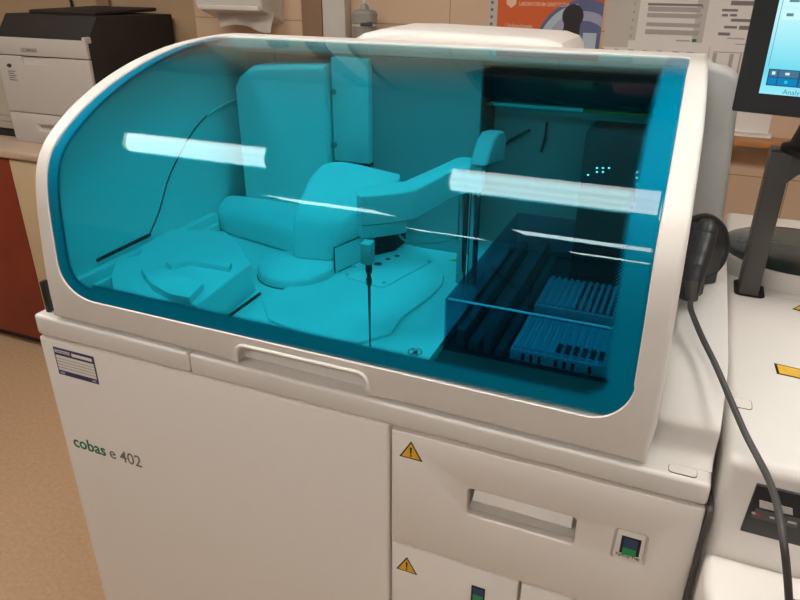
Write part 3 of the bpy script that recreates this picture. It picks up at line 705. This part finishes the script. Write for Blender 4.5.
# ------------------------------------------------------------------ monitor on its square stand
MO = thing('monitor', 'black touch monitor with a pale blue screen on a square charcoal stand', 'monitor', (1.03, .47, .071))
X0, X1, Y0, Y1 = 1.0255, 1.054, .448, .498
ar = MB().box(X0, X1, Y0, Y1, .071, .297, .0012).box(X1 - .002, 1.62, Y0, Y1, .268, .297, .0012)
ar.hull([(X1 - .001, Y0 + .004, .268), (X1 - .001, Y1 - .004, .268), (X1 - .001, Y0 + .004, .252), (X1 - .001, Y1 - .004, .252), (X1 + .014, Y0 + .004, .2685), (X1 + .014, Y1 - .004, .2685)])
ar.build('stand', 'charcoal', MO)
MB().prism(rrect(X0 - .006, X1 + .010, Y0 - .004, Y1 + .012, .010), .0702, .0709, 2).build('cable_opening', 'blackmatte', SU)
a = un(731, 111, 1, .40); b = un(800, 118.3, 2, a.z)
ang = math.atan2(b.y - a.y, b.x - a.x); print('monitor', a, math.degrees(ang))
mx = Matrix.Translation(a) @ Matrix.Rotation(ang, 4, 'Z')
hs = MB().box(0, .56, 0, .035, 0, .36, .003, 3, mx).box(.12, .44, .035, .07, .06, .30, .012, 3, mx); HS = hs.build('housing', 'black', MO)
q = un(762, 91, 1, .40); iq = mx.inverted() @ q; BX, BZ = .030, .027
def screenmat():
    m = bpy.data.materials.new('screen_glow'); m.use_nodes = True; nt = m.node_tree; nt.nodes.clear(); L = nt.links.new
    tc = nd(nt, 'ShaderNodeTexCoord'); sx = nd(nt, 'ShaderNodeSeparateXYZ'); L(tc.outputs['Generated'], sx.inputs[0])
    r = nd(nt, 'ShaderNodeValToRGB'); e = r.color_ramp.elements; e[0].color = (*lin((150, 232, 246)), 1); e[0].position = .0; e[1].color = (*lin((190, 244, 250)), 1); e[1].position = .33
    x = r.color_ramp.elements.new(.10); x.color = (*lin((110, 215, 235)), 1)
    L(sx.outputs['Z'], r.inputs[0]); em = nd(nt, 'ShaderNodeEmission'); em.inputs[1].default_value = SCR; L(r.outputs[0], em.inputs[0])
    o = nd(nt, 'ShaderNodeOutputMaterial'); L(em.outputs[0], o.inputs[0]); return m
SCR = .70
M['screen'] = screenmat()
for k, c in (('ui_blue', (20, 130, 185)), ('ui_slate', (75, 115, 145)), ('ui_white', (205, 246, 250)), ('ui_text', (95, 135, 150)), ('ui_cyan', (40, 205, 235)), ('ui_pink', (215, 200, 220)), ('ui_frame', (40, 85, 125))): M[k] = emit(k, lin(c), .70)
SC = MB().box(BX, .56 - BX, -.0012, .002, BZ, .36 - BX, 0, 2, mx).build('screen', 'screen', MO)
ui = MB(); y0, y1 = -.0018, -.0010
def uir(x0, x1, z0, z1, k, d=0): ui.m(k).box(x0, x1, y0 - d, y1, z0, z1, 0, 2, mx)
uir(BX + .006, .40, BZ + .011, BZ + .032, 6)
for i in range(9):
    x = BX + .0075 + i * .037
    uir(x, x + .010, BZ + .0225, BZ + .031, 1, .0004); uir(x + .0115, x + .0345, BZ + .0225, BZ + .031, 1 if i % 3 else 1, .0004)
    uir(x, x + .010, BZ + .0125, BZ + .0212, 0, .0004); uir(x + .0115, x + .0345, BZ + .0125, BZ + .0212, 0, .0004)
    uir(x + .020, x + .0235, BZ + .0150, BZ + .0185, 4, .0008); uir(x + .019, x + .024, BZ + .0255, BZ + .0285, 2, .0008); uir(x + .003, x + .007, BZ + .025, BZ + .029, 2, .0008)
uir(BX + .004, BX + .0046, BZ + .035, .32, 3)
for i in range(9):
    z = BZ + .098 + i * .0165
    uir(BX + .007, .30, z - .006, z + .006, 2); uir(BX + .012, BX + .020 + (i * 7 % 5) * .0016, z - .0018, z + .0018, 3, .0006)
ui.m(3).add(textmesh('Analys', .009, mx @ front(BX + .028, -.0013, BZ + .0015)))
ui.build('screen_menu', ['ui_blue', 'ui_slate', 'ui_white', 'ui_text', 'ui_cyan', 'ui_pink', 'ui_frame'], SC)
# tilting black foot between beam and housing
q = un(790, 160, 2, .2975)
ft = MB().lathe([(.050, 0), (.050, .006), (.040, .010), (.034, .03), (.030, .05)], (q.x + .042, .473, .2972), 32)
ft.hull([(q.x + .014, .46, .30), (q.x + .07, .46, .30), (q.x + .014, .49, .30), (q.x + .07, .49, .30), (q.x + .045, .435, .42), (q.x + .11, .435, .42), (q.x + .045, .45, .42), (q.x + .11, .45, .42)], .004)
for k in range(4): ft.box(q.x + .016 + k * .006, q.x + .07 + k * .006, .452 - k * .003, .458, .312 + k * .018, .318 + k * .018, .001)
ft.build('tilt_foot', 'blackmatte', MO)

# ------------------------------------------------------------------ barcode scanner in its holder, cords
a = un(699.5, 247, 1, .352)
HO = thing('scanner_holder', 'round black scanner cradle on the analyser shoulder behind the lid edge', 'scanner holder', (a.x, .36, .1182))
n_ = Vector((.85, -1, .36)).normalized(); rot = n_.to_track_quat('Z', 'Y').to_matrix().to_4x4(); mxh = Matrix.Translation(a) @ rot
dh = MB().lathe([(0, -.014), (.030, -.013), (.043, -.008), (.0478, .0), (.0485, .005), (.0470, .0075), (.0445, .0070), (.0415, .002), (.034, -.002), (0, -.003)], (0, 0, 0), 48, mxh)
dh.build('dish', 'black', HO)
fb = [un(700, 286, 2, .1183), un(716.5, 284, 2, .1183)]; fd_ = (fb[1] - fb[0]).normalized(); fn = Vector((-fd_.y, fd_.x, 0))
ft_ = []
for k, z in ((0, .1183), (1, .1183), (0, .180), (1, .178)):
    for d in (0, .035): ft_.append(Vector((fb[k].x, fb[k].y, z)) + fn * d)
MB().hull(ft_, .004).build('foot', 'black', HO)
cm = MB().m(0).box(-.0040, .0040, -.0040, .0040, 0, .0012, 0, 2, mxh @ Matrix.Translation((.014, -.031, .0012))).m(1).box(-.0020, .0020, -.0008, .0008, .0012, .0016, 0, 2, mxh @ Matrix.Translation((.014, -.031, .0012)))
cm.build('small_sticker', ['paperwhite', 'ink'], HO)
SN = thing('barcode_scanner', 'black handheld barcode scanner held in the round cradle, cord at its grip end', 'barcode scanner', (.95, .25, .13))
g0, g1, g2, g3 = un(706, 229, 1, .322), un(702, 245, 1, .305), un(694, 272, 1, .275), un(689, 293, 1, .255)
MB().tube([g0 + Vector((0, .016, .001)), g0, g0.lerp(g1, .5), g1, g1.lerp(g2, .5), g2, g2.lerp(g3, .5), g3, g3 + (g3 - g2) * .3], [.011, .0160, .0168, .0165, .0158, .0148, .0140, .0128, .009], 22).build('grip', 'black', SN)
MB().hull([g2 + Vector(v) for v in ((.004, -.012, -.004), (.014, -.008, .0), (.004, -.012, -.03), (.016, -.006, -.032), (.006, .006, -.004), (.016, .006, -.004), (.006, .004, -.034), (.016, .004, -.032))], .003).build('trigger', 'blackmatte', SN)
c0 = un(691.5, 281, 1, .243); c1 = un(690.5, 301, 1, .232)
MB().tube([c0, c1], [.0080, .0062], 14, smooth=False).build('plug', 'cord', SN)
cord = [c1] + [un(u, v, 1, y) for u, v, y in ((691, 310, .185), (701, 335, .13), (716, 366, .085), (731, 401, .045), (745, 433, .010), (758, 458, -.02), (768, 478, -.045), (775, 497, -.07), (780, 518, -.095), (784, 545, -.118), (787, 572, -.124), (789, 600, -.128), (791, 640, -.13))]
p_ = cord[-1]; cord += [Vector((p_.x, p_.y - .01, -.4)), Vector((p_.x - .02, -.135, -.75)), Vector((p_.x + .02, -.17, FLOOR + .012)), Vector((p_.x + .2, -.24, FLOOR + .006))]
MB().tube(cord, .0036, 10).build('cord', 'cord', SN)
gp = [Vector((1.0045, .30, -.12)), Vector((1.0045, .12, -.05))] + [un(u, v, 0, 1.0045) for u, v in ((711, 503),)] + [un(u, v, 1, -.006) for u, v in ((706, 530), (697, 560), (689, 590), (685, 625))]
gp = [Vector((min(p.x, 1.0042), p.y, p.z)) for p in gp]; gp += [Vector((1.0, -.012, -.5)), Vector((.99, -.02, FLOOR + .006)), Vector((.93, -.2, FLOOR + .006))]
tag(MB().tube(gp, .0035, 10).build('power_cable', 'cord'), 'dark grey cable hanging down the gap between the two white machines', 'cable')

# ================================================================== COUNTER AT THE LEFT
CT = thing('counter_cabinet', 'low counter cabinet with a cherry red door and cream side under the printer', 'cabinet', (-2.0, 1.4, FLOOR))
ZC = un(0, 149.5, 1, 1.164).z; print('counter z', ZC)
MB().box(-2.9, -.75, 1.19, WALL - .006, FLOOR + .06, ZC - .034, .002).build('carcass', 'cream', CT)
MB().box(-2.88, -.78, 1.215, WALL - .01, FLOOR + .001, FLOOR + .06).build('plinth', 'plinth', CT)
MB().box(-2.9, -1.505, 1.172, 1.189, FLOOR + .055, ZC - .038, .002).build('door', 'redwood', CT)
MB().box(-1.500, -.75, 1.172, 1.189, FLOOR + .055, ZC - .038, .002).build('side_panel', 'cream', CT)
tag(MB().box(-2.92, -.72, 1.160, WALL + .049, ZC - .033, ZC, .010, 4).build('worktop', 'worktop'), 'pinkish beige laminate worktop with a rounded front edge', 'worktop')
# ------------------------------------------------------------------ laser printer
YP = 1.295
PR = thing('laser_printer', 'dark and light grey laser printer standing on the counter worktop', 'printer', (-1.36, 1.5, ZC))
xr = un(85, 41, 1, YP).x; xl = un(14.5, 141, 1, YP).x + .012; zb = ZC + .001
zt1 = un(80, 41, 1, YP).z; zt0 = un(60, 58.5, 1, YP).z; zt2 = un(30, 113, 1, YP).z
e1, e2 = un(97, 16.5, 0, xr), un(172, 14, 0, xr); print('printer', xl, xr, zt0, zt1, zt2, e1, e2)
MB().prism([(YP + .012, zb), (YP + .012, zt1 - .004), (e1.y, e1.z), (e2.y, e2.z), (e2.y, zb)], xl + .004, xr - .002, 0, .004).build('body', 'printer_dark', PR)
tp_ = MB().box(xl + .07, xr - .06, e1.y + .05, WALL + .01, e1.z - .002, e1.z + .012, .006); tp_.build('top_cover', 'printer_dark', PR)
kb = [(xl + .12, YP + .05), (xl + .23, YP + .05)]
MB().box(xl, xr, YP, YP + .014, zt0 + .0015, zt1, .004, 3).box(xr - .018, xr, YP, YP + .03, zt1 - .01, zt1 + .012, .004).build('upper_cover', 'printer_light', PR)
fd = MB().box(xl, xr, YP, YP + .014, zt2 + .0015, zt0 - .0015).build('front_door', 'printer_light', PR)
q0, q1 = un(21, 57, 1, YP), un(47, 65.5, 1, YP)
cut(fd, [MB().box(q0.x, q1.x, YP - .01, YP + .009, q1.z, zt0 + .01)], .002)
td = MB().box(xl, xr, YP, YP + .014, zb, zt2 - .0015).build('paper_tray', 'printer_light', PR)
q0, q1 = un(35, 124, 1, YP), un(70, 134, 1, YP)
cut(td, [MB().hull([(q0.x, YP - .01, q0.z), (q1.x, YP - .01, q0.z), (q0.x + .01, YP - .01, q1.z - .004), (q1.x, YP - .01, q1.z - .004), (q0.x + .015, YP + .011, q0.z), (q1.x, YP + .011, q0.z), (q0.x + .02, YP + .011, q1.z), (q1.x, YP + .011, q1.z)])], .002)
q = un(21, 51.5, 1, YP); w_ = un(38, 53.5, 1, YP).x - q.x
t = textmesh('LEXMARK', .03, front(q.x, YP - .0003, q.z), .0004)
wx = max(v.co.x for v in t.verts) - q.x
for v in t.verts: v.co.x = q.x + (v.co.x - q.x) * w_ / wx; v.co.z = q.z + (v.co.z - q.z) * .65
mb = MB(); mb.add(t); mb.build('brand_lettering', 'greyink', PR)
q = un(5, 62, 1, YP)
lb_ = MB().m(0).box(q.x, q.x + .050, YP - .0006, YP + .0, q.z - .070, q.z)
lb_.m(1).prism([(q.x + .004, q.z - .012), (q.x + .016, q.z - .004), (q.x + .032, q.z - .006), (q.x + .030, q.z - .016), (q.x + .016, q.z - .020)], YP - .001, YP - .0004, 1)
for k in range(5): lb_.m(2).box(q.x + .006, q.x + .044 - (k % 2) * .008, YP - .001, YP - .0004, q.z - .034 - k * .008, q.z - .030 - k * .008)
lb_.build('label_sticker', ['printer_light', 'ink', 'greyink'], PR)
vt = MB(); 
va, vb = un(107, 55, 0, xr), un(128, 68, 0, xr)
for k in range(12): 
    yy = va.y + (vb.y - va.y + .05) * k / 12; vt.box(xr - .003, xr - .0005, yy, yy + .003, va.z - .075, va.z)
vt.build('side_vent', 'blackmatte', PR)
q = un(84, 25.5, 1, YP + .06); MB().lathe([(.0022, 0), (.0022, .001), (0, .001)], (q.x, q.y, e1.z - .03), 10).build('status_lamp', 'yellow', PR)
cb = [un(u, v, 1, WALL + .040) for u, v in ((64, -30), (67, -10), (71, 2), (71.5, 9), (66, 14), (60, 22))]
tag(MB().tube(cb, .006, 8).build('hanging_cable', 'blackmatte'), 'black cord hanging on the wall above the printer', 'cord')
DV = thing('desktop_device', 'beige device with a dark base left of the printer on the worktop', 'device', (-1.9, 1.5, ZC))
MB().box(-2.2, xl - .018, 1.335, 1.70, ZC + .035, .26, .006).build('case', 'beige', DV)
MB().box(-2.2, xl - .030, 1.345, 1.70, ZC + .001, ZC + .035, .002).build('base', 'blackmatte', DV)
MB().box(-2.19, xl - .022, 1.3335, 1.336, ZC + .064, ZC + .067).box(-2.19, xl - .022, 1.3335, 1.336, ZC + .088, ZC + .091).build('groove', 'grey', DV)

# ================================================================== THINGS ON THE BACK WALL
DI = thing('paper_towel_dispenser', 'white paper towel dispenser on the tiled wall with towel hanging out', 'towel dispenser', (-.7, WALL, .4))
yf = 1.60; A, B = un(195, 8, 1, yf), un(262, 15, 1, yf)
wv = [(A.x, A.z + .012)]
bz = [(A.x + (B.x - A.x) * k / 12, A.z + (B.z - A.z) * k / 12 - .012 * math.sin(PI * k / 12) + .006) for k in range(13)]
MB().prism([(yf + .012, .78), (yf, .70), (yf, A.z + .012), (yf + .004, A.z), (WALL + .0008, un(286, 24, 1, WALL).z), (WALL + .0008, .78)], A.x, B.x, 0, .012, 4).build('case', 'dispenser', DI)
MB().box(A.x + .012, B.x - .012, yf - .003, yf + .02, A.z - .004, A.z + .012, .004).build('lower_lip', 'dispenser', DI)
tw_ = MB(); t = bmesh.new(); nx = 16; rows = []
for j in range(6):
    r = []
    for i in range(nx + 1):
        f = i / nx; x = A.x + .055 + (B.x - A.x - .035) * f + (-.03 * j / 5) * (f - .5); r.append(t.verts.new((x, yf + .052 + .010 * math.sin(f * 9 + j * .6) * (j / 5) - .006 * j / 5, A.z - .008 - .060 * j / 5 + .012 * math.sin(f * 5) * (j / 5))))
    rows.append(r)
for a_, b_ in zip(rows, rows[1:]):
    for i in range(nx): t.faces.new((a_[i], a_[i + 1], b_[i + 1], b_[i]))
bmesh.ops.solidify(t, geom=t.faces[:], thickness=.002); tw_.add(t); tw_.build('paper_towel', 'tissue', DI, 60)
# grey connector on a cord
PGy = 1.66; c = un(364.5, 24, 1, PGy); k = (c - CAM).dot(Vector(RW[2])) / F
PG = thing('hanging_connector', 'grey cylindrical connector hanging on a pale cord beside the white trunking', 'connector', (c.x, PGy, c.z))
MB().lathe([(11 * k, -.06), (11.5 * k, 0), (13 * k, .004), (13 * k, 10 * k), (11 * k, 12.5 * k), (5 * k, 13.5 * k), (4 * k, 17 * k), (2.2 * k, 19 * k)], c, 32).build('body', 'grey', PG)
MB().lathe([(12.2 * k, -.002), (12.4 * k, .0), (12.4 * k, .004), (12 * k, .006)], c - Vector((0, 0, .004)), 32).build('band', 'trunk', PG)
MB().tube([c + Vector((0, 0, 18 * k)), c + Vector((.002, .01, .15)), c + Vector((0, .02, .5)), (c.x, WALL - .006, 1.0)], .0055, 10).build('cord', 'trunk', PG)
MB().hull([(c.x + 2 * k, PGy - 14 * k, c.z - .004), (c.x + 13 * k, PGy - 8 * k, c.z - .004), (c.x + 2 * k, PGy - 14 * k, c.z + .006), (c.x + 12 * k, PGy - 8 * k, c.z + .010), (c.x + 5 * k, PGy, c.z), (c.x + 5 * k, PGy, c.z + .008)], .001).build('latch', 'inner_dark', PG)
# orange poster
def W_(u, v, d=.004): q = un(u, v, 1, WALL - d); return q
y1 = WALL - .001
tl, bl, trr, brr = W_(498.5, 0), W_(496, 33), W_(604.5, 0), W_(599, 48)
px0, px1, pz0, pz1 = (tl.x + bl.x) / 2, (trr.x + brr.x) / 2, .22, .72
PO = thing('wall_poster', 'orange poster with a blue round picture pinned in a sleeve behind the analyser', 'poster', (px0, WALL, pz0))
MB().box(px0, px1, WALL - .004, y1, pz0, pz1).build('sheet', 'orange', PO)
cc = W_(581, 52); Rr = (cc - W_(533, 44)).length * .98
def disc(mb, cx, cz, r, y, r0=0, n=48, a0=0, a1=360):
    P = []
    for i in range(n + 1):
        t = math.radians(a0 + (a1 - a0) * i / n); P.append((cx + r * math.cos(t), cz + r * math.sin(t)))
    if r0:
        for i in range(n, -1, -1):
            t = math.radians(a0 + (a1 - a0) * i / n); P.append((cx + r0 * math.cos(t), cz + r0 * math.sin(t)))
    P = [(min(max(x, px0), px1), min(max(z, pz0), pz1)) for x, z in P]
    t = bmesh.new(); V = [t.verts.new((x, y, z)) for x, z in P]
    if r0:
        for i in range(n):
            q = list(dict.fromkeys((V[i], V[i + 1], V[2 * n - i], V[2 * n + 1 - i])))
            try: t.faces.new(q)
            except ValueError: pass
    else: t.faces.new(V)
    bmesh.ops.recalc_face_normals(t, faces=t.faces[:]); mb.add(t)
im = MB()
disc(im.m(0), cc.x, cc.z, Rr, WALL - .0043); disc(im.m(2), cc.x, cc.z, Rr * .93, WALL - .0045, Rr * .78, 48, 100, 190)
disc(im.m(1), cc.x, cc.z, Rr * .78, WALL - .0047, Rr * .60)
a = W_(565, 20); 
im.m(3).box(a.x - .002, a.x + .050, WALL - .0052, WALL - .0046, pz0 + .08, a.z + .005).prism([(a.x + .024 + .034 * math.cos(2 * PI * i / 20), a.z + .012 + .036 * math.sin(2 * PI * i / 20)) for i in range(20)], WALL - .0053, WALL - .0046, 1)
im.m(2).box(px1 - .055, px1 - .012, WALL - .0054, WALL - .0046, pz0, W_(590, 33).z)
im.build('round_picture', ['pblue', 'plilac', 'ppale', 'pdark'], PO)
q = W_(519, 5.6); t = textmesh('LABORATORIUM GENETYCZNE', .0165, front(q.x, WALL - .0042, q.z), .0002)
we = W_(569, 8).x; wx = max(v.co.x for v in t.verts)
for v in t.verts: v.co.x = q.x + (v.co.x - q.x) * (we - q.x) / (wx - q.x)
pt = MB(); pt.add(t)
q = W_(505, 27.5); t = textmesh('/ doświadczenie', .020, front(q.x, WALL - .0042, q.z), .0002); we = W_(532, 29).x; wx = max(v.co.x for v in t.verts)
for v in t.verts: v.co.x = q.x + (v.co.x - q.x) * (we - q.x) / (wx - q.x)
pt.add(t)
q = W_(505, 33.5); pt.add(textmesh('/ jakość', .018, front(q.x, WALL - .0042, q.z), .0002))
q = W_(511.5, 2); pt.prism([(q.x - .017, q.z + .02), (q.x + .017, q.z + .02), (q.x + .016, q.z - .006), (q.x, q.z - .018), (q.x - .016, q.z - .006)], WALL - .0046, WALL - .0041, 1)
pt.box(q.x + .03, px1 - .10, WALL - .0046, WALL - .0041, q.z + .017, q.z + .022)
pt.build('lettering', 'peach', PO)
sv = MB().m(0).box(px0 - .034, px0 - .001, WALL - .003, y1, pz0, pz1)
for k in range(22): sv.m(1).box(px0 - .024, px0 - .015, WALL - .0036, WALL - .0028, pz0 + .01 + k * .022, pz0 + .019 + k * .022)
sv.build('sleeve_edge', ['sleeve', 'greyink'], PO)
# sheets of paper in sleeves
def sheet(x0, x1, z0, z1, lab, fill, holes=True, d=.0):
    T = thing('paper_sheet', lab, 'paper', (x0, WALL, z0))
    MB().box(x0, x1, WALL - .003 - d, WALL - .0006 - d, z0, z1).build('page', fill, T)
    if holes:
        h = MB().m(0).box(x0 - .030, x0 - .0005, WALL - .0022 - d, WALL - .0006 - d, z0, z1)
        k = z0 + .012
        while k < z1 - .01: h.m(1).box(x0 - .019, x0 - .012, WALL - .0028 - d, WALL - .0020 - d, k, k + .008); k += .0235
        h.build('sleeve_edge', ['sleeve', 'linelight'], T)
    return T
def marks(T, rects, mats, d=0):
    mm = MB()
    for k, x0, x1, z0, z1 in rects: mm.m(k).box(x0, x1, WALL - .0036 - d, WALL - .0029 - d, z0, z1)
    mm.build('print', mats, T)
def R_(u0, v0, u1, v1, k=0):
    um, vm = (u0 + u1) / 2, (v0 + v1) / 2
    return (k, W_(u0, vm).x, W_(u1, vm).x, W_(um, v1).z, W_(um, v0).z)
s1x, s2x = W_(604, 20).x, W_(629, 20).x
T1 = sheet(px1 + .012, W_(631, 20).x, W_(615, 47).z, .74, 'blank grey paper sleeve between the orange poster and the printed table', 'sleeve', False)
T2 = sheet(W_(638, 20).x, W_(695, 20).x, W_(665, 43).z, .74, 'paper sheet with a grey banded table on the wall, centre of the papers', 'paperwhite')
marks(T2, [R_(648, 3.5, 703, 6, 0), R_(648, 7, 701, 12, 1), R_(647, 13.5, 700, 18, 1), R_(646, 23, 700, 27, 1), R_(645, 30, 698, 35, 1), R_(676, 40, 690, 41.5, 1), R_(692, 39, 696, 42, 2), R_(662, -1.5, 688, 0, 1)], ['line', 'linelight', 'green'])
T3 = sheet(W_(706, 20).x, W_(706, 20).x + .21, W_(730, 47.5).z, .74, 'paper sheet with scattered dark boxes on the wall beside the monitor', 'paperwhite')
marks(T3, [R_(731, 1, 757, 5.5), R_(722, 9, 738, 11.5), R_(722, 14, 728, 16.5), R_(730, 14, 737, 16.5), R_(731, 19, 757, 22), R_(724, 26, 737, 28.5), R_(739, 26, 757, 30), R_(718, 32.5, 730, 35.5), R_(727, 38, 745, 39.3, 1), R_(735, 44, 746, 45, 1)], ['line', 'linelight'])
zz = W_(650, 46.5).z
T4 = sheet(px1 + .012, W_(709, 50).x, zz - .30, zz + .016, 'paper sheet below the banded table, mostly hidden by the analyser', 'paperwhite', False, -.0003)
r_ = random.Random(3); q0, q1 = W_(600, 47).x, W_(700, 47).x
marks(T4, [(0, q0 + k * .022, q0 + k * .022 + .012 + .008 * r_.random(), zz - .016 - .006 * (k % 2), zz - .011 - .006 * (k % 2)) for k in range(14)], ['linelight'])
zz = W_(725, 49).z
T5 = sheet(W_(708, 60).x, W_(708, 60).x + .21, zz - .30, zz + .012, 'paper sheet with a grey chart beside the monitor bezel', 'paperwhite', False, -.0003)
marks(T5, [R_(713, 52, 745, 53, 0), R_(712, 53, 716, 66, 0), R_(728, 54, 732, 74, 0), R_(738, 54, 740, 74, 0)], ['linelight'])
# dark open cupboard high on the wall, mirrored in the lid
CU = thing('wall_cupboard', 'dark open wall cupboard with a pale edge, above the papers and mirrored in the lid', 'cupboard', (.65, WALL, 1.0))
cu = MB().box(.21, 1.25, 1.40, WALL - .001, 1.0, 1.018).box(.21, .228, 1.40, WALL - .001, 1.018, 1.64).box(1.232, 1.25, 1.40, WALL - .001, 1.018, 1.64).box(.228, 1.232, WALL - .02, WALL - .001, 1.018, 1.64).box(.21, 1.25, 1.40, WALL - .001, 1.64, 1.655)
cu.build('case', 'inner_dark', CU)
MB().box(.21, .56, 1.392, 1.40, 1.635, 1.662).build('pale_edge', 'paperwhite', CU)
MB().box(.56, 1.25, 1.392, 1.40, 1.635, 1.662).build('wood_edge', 'woodedge', CU)
tag(MB().box(.50, .60, 1.46, 1.62, 1.0185, 1.20, .004).build('glove_box', 'green'), 'green box standing inside the dark wall cupboard', 'box')
tag(MB().box(.66, .80, 1.46, 1.62, 1.0185, 1.24, .004).build('storage_box', 'maroon'), 'dark red box standing inside the wall cupboard beside the green one', 'box')
# wooden shelf with a small stack of paper at the right
ys = 1.675; e0 = un(745, 147, 1, ys); e1_ = un(745, 140.5, 1, ys)
tag(MB().m(0).box(.80, 1.9, ys + .012, WALL - .001, e0.z, e1_.z + .001, .002).m(1).box(.80, 1.9, ys, ys + .012, e0.z, e1_.z + .0005, .003).build('wall_shelf', ['wood', 'woodedge']), 'orange brown wooden shelf on the tiled wall below the monitor', 'shelf')
sa = un(769, 131, 2, e1_.z + .006)
tag(MB().box(sa.x - .21, sa.x, sa.y, WALL - .02, e1_.z + .0015, e1_.z + .012, .002).build('paper_pad', 'paperwhite'), 'white paper pad lying on the wooden shelf', 'paper pad')

# ================================================================== CAMERA AND VIEW
cd = bpy.data.cameras.new('camera'); co = bpy.data.objects.new('camera', cd); C.objects.link(co)
cd.sensor_fit = 'HORIZONTAL'; cd.sensor_width = 36; cd.lens = F * 36 / 800; cd.clip_start = .02
rot3 = Matrix((RW[0], -Vector(RW[1]), -Vector(RW[2]))).transposed()
co.matrix_world = Matrix.Translation(CAM) @ rot3.to_4x4()
sc = bpy.context.scene; sc.camera = co
w = bpy.data.worlds.new('room_air'); w.use_nodes = True; sc.world = w
w.node_tree.nodes['Background'].inputs[0].default_value = (1, .92, .82, 1); w.node_tree.nodes['Background'].inputs[1].default_value = .05
sc.view_settings.view_transform = 'Standard'; sc.view_settings.look = 'None'; sc.view_settings.gamma = 1; sc.view_settings.use_curve_mapping = False
sc.view_settings.exposure = 0.60
sc.cycles.transparent_max_bounces = 20
